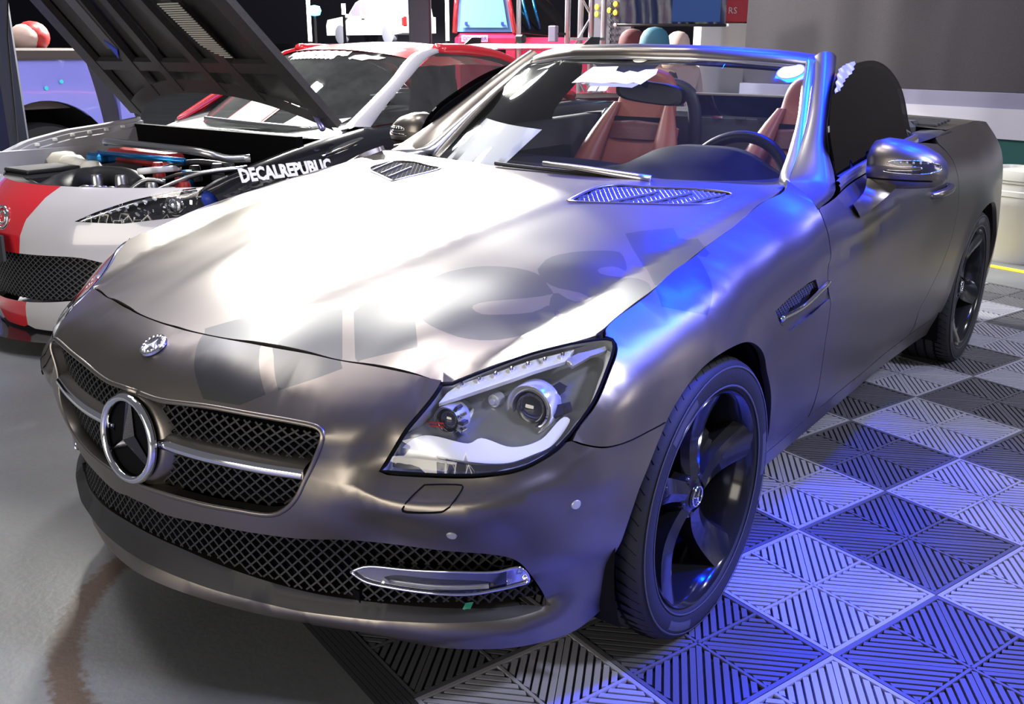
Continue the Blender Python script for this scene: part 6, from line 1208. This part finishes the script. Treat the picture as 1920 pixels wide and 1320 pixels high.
# ---------------------------------------------------------------- lilac-lit pickup on the left
pk = empty('pickup_truck', (-5.65, 2.46, 0)); tag(pk, 'lilac-lit pickup behind the open bonnet, its wheel arch showing', 'pickup')
def pside(U): U = np.atleast_2d(np.asarray(U, float)); return np.c_[.85 - .05 * ((U[:, 1] - .8) / .4) ** 2, U]
ap = [(.46 * math.cos(a), .46 + .45 * math.sin(a)) for a in np.linspace(math.pi, 0, 24)]
sp_ = np.array([(-1.3, 1.165), (.345, 1.17), (.40, .75), (.46, .45), (.46, .46)][:4] + [(x, z) for x, z in ap[::-1]] + [(-.6, .46), (-1.3, .46)])
panel('bed_side', pside, sp_, 'lilac_lit_paint', pk, h=.06, flange=.03)
mb = MB(); mb.grid([[(.84, .46 * math.cos(a), .46 + .45 * math.sin(a)), (.3, .46 * math.cos(a), .46 + .45 * math.sin(a))] for a in np.linspace(0, math.pi, 24)]); mb.done('wheel_housing', 'void', pk); MB().box((.3, 0, .5), (.04, 1.0, 1.0)).done('housing_wall', 'void', pk)
simple_wheel(pk, .70, 0, .38, 1, 'alu'); MB().box((.45, -.48, 1.208), (.80, 1.66, .075), bev=.015).done('bed_rail', 'brown_dark', pk); MB().box((.0, -.4, 1.0), (1.5, 1.6, .3)).done('bed_box', 'brown_dark', pk)
MB().prism([(.80, .36, 1.17), (.80, .50, 1.17), (.82, .56, .6), (.82, .42, .6)], (-.5, 0, 0)).done('cab_corner', 'wall_dark', pk); MB().prism([(.84, .55, .97), (.84, .60, .93), (.84, .67, .74), (.84, .55, .74)], (-.3, 0, 0)).done('cab_side', 'lilac_lit_paint', pk)
MB().tube([(.86, -.30, 1.02), (.88, -.22, 1.0)], .012, 6).done('bed_hook', 'black', pk)
for y, z in ((.02, .99), (.13, 1.03)): MB().lathe([(0, .004), (.013, .003), (.015, 0)], (.85, y, z), (1, 0, 0), 12).done('bed_cap', 'cyan_paint', pk)
MB().box((.25, -.20, 1.36), (.5, .40, .24), bev=.06).done('load_bag', 'seat_brown', pk)
MB().lathe([(0, .13), (.05, .12), (.10, .05), (.11, -.02), (.09, -.08), (0, -.1)], (.35, .24, 1.32), (1, -.2, .1), 18).done('red_bag', 'red_plastic', pk, smooth=True)
MB().lathe([(0, .12), (.05, .11), (.09, .04), (.10, -.03), (0, -.08)], (.36, .18, 1.31), (1, -.2, .1), 18).done('beige_bag', 'cloth_beige', pk, smooth=True)
# ---------------------------------------------------------------- red off-roader behind the coupe
jp = empty('off_road_car', (-4.64, 7.05, 0), .64); jp.scale = (1.07, 1.07, 1); tag(jp, 'red off-roader with pale blue screen and purple lettering panel', 'car')
MB().box((0, 0, .95), (.62, .12, .9), bev=.05).done('front_panel', 'pink_red', jp); jb = MB(); jb.box((.62, .55, .86), (1.8, 1.1, 1.0), bev=.06); jb.done('body', 'pink_red', jp)
jb = MB(); jb.prism([(-.30, -.02, 1.41), (.24, -.02, 1.41), (.15, .16, 1.95), (-.27, .16, 1.95)], (0, .02, .0)); jb.done('screen', 'ice_glass', jp)
jb = MB(); jb.prism([(-.25, -.035, 1.45), (.19, -.035, 1.45), (.12, .105, 1.88), (-.23, .105, 1.88)], (0, .01, .0)); jb.done('screen_inner', 'ice_glass', jp)
for a_, b_ in (((-.31, -.03, 1.40), (-.28, .16, 1.97)), ((.26, -.03, 1.40), (.16, .16, 1.97))): MB().tube([a_, b_], .024, 8).done('pillar', 'red_paint', jp, smooth=True)
for x in (-.20, .14): MB().box((x, -.035, 1.49), (.028, .012, .034), bev=.004).done('hinge', 'blue_print', jp)
MB().prism([(.32, .0, 1.40), (.80, .35, 1.36), (.70, .45, 1.62), (.50, .35, 1.78), (.24, .16, 1.95)], (-.01, .02, 0)).done('side_window', 'black_gloss', jp)
for k in range(2): MB().tube([(.33 + .10 * k, .02 + .09 * k, 1.72), (.40 + .10 * k, .06 + .09 * k, 1.44)], .014, 6).done('blue_tube', 'blue_anod', jp, smooth=True)
MB().tube(catmull([(.16, .16, 1.97), (.45, .35, 1.82), (.62, .46, 1.66), (.66, .48, 1.55)], 12), .03, 8).done('roof_arc', 'black', jp, smooth=True)
MB().box((-.12, -.066, 1.345), (.25, .006, .065), bev=.002).done('sticker_panel', 'decal_pink', jp); text('CONQUER', .055, 'decal_purple', jp, (-.12, -.071, 1.343), (math.pi / 2, 0, 0), sx=.85)
MB().lathe([(0, .09), (.05, .075), (.08, .03), (.085, -.01), (.06, -.03)], (.06, -.09, 1.17), (0, -1, .3), 20).done('mirror_bowl', 'ice_glass', jp, smooth=True)
for y in (.05, 1.0): simple_wheel(jp, 1.5, y, .36, 1)
simple_wheel(jp, -.28, .3, .36, -1); simple_wheel(jp, -.28, 1.0, .36, -1)
# ---------------------------------------------------------------- white pickup on a raised deck far behind
dk = MB(); dk.box((-28.2, 29.6, .70), (9, 7, 1.40)); tag(dk.done('display_deck', 'wall_dark'), 'raised dark deck under the far white pickup', 'platform')
tk = empty('pickup_truck', (-28.0, 29.4, 1.40), math.radians(-8)); tag(tk, 'overexposed white pickup with canopy far behind the red roof', 'pickup')
def tprof(s_): return None
side_ = [(-2.6, .35), (-2.62, .75), (-2.5, .98), (-1.5, 1.08), (-1.05, 1.10), (-.45, 1.62), (-.2, 1.70), (.55, 1.72), (.95, 1.76), (2.0, 1.80), (2.25, 1.76), (2.45, 1.05), (2.62, 1.03), (2.62, .42), (2.0, .35)]
o = MB(); o.prism([(x, -.85, z) for x, z in side_], (0, 1.7, 0)); o.done('body', 'truck_white', tk)
for poly in ([(-.95, 1.12), (-.42, 1.56), (-.2, 1.60), (-.12, 1.12)], [(-.05, 1.14), (-.05, 1.60), (.5, 1.62), (.5, 1.16)], [(.9, 1.2), (.9, 1.62), (1.95, 1.66), (2.05, 1.22)]): MB().prism([(x, -.86, z) for x, z in poly], (0, .015, 0)).done('side_window', 'truck_glass', tk)
MB().prism([(2.42, -.70, 1.10), (2.42, .70, 1.10), (2.27, .66, 1.66), (2.27, -.66, 1.66)], (.02, 0, .005)).done('rear_window', 'truck_glass', tk); MB().box((2.62, -.76, .86), (.06, .14, .34)).done('tail_lamp', 'red_plastic', tk); MB().box((2.60, -.84, .84), (.12, .03, .3)).done('tail_lamp', 'red_plastic', tk); MB().box((2.635, .05, .95), (.02, .2, .03)).done('tail_handle', 'black', tk); MB().box((.05, -.87, .98), (.2, .02, .03)).done('door_handle', 'black', tk)
for x in (-1.6, 1.65):
    MB().lathe([(0, .02), (.30, .02), (.38, .0), (.38, -.2)], (x, -.86, .38), (0, -1, 0), 24).done('wheel', 'truck_grey', tk, sharp=40); MB().lathe([(0, .02), (.30, .02), (.38, .0), (.38, -.2)], (x, .86, .38), (0, 1, 0), 24).done('wheel', 'truck_grey', tk, sharp=40)
MB().box((-1.0, -.95, 1.12), (.12, .18, .14), bev=.03).done('mirror', 'truck_white', tk)
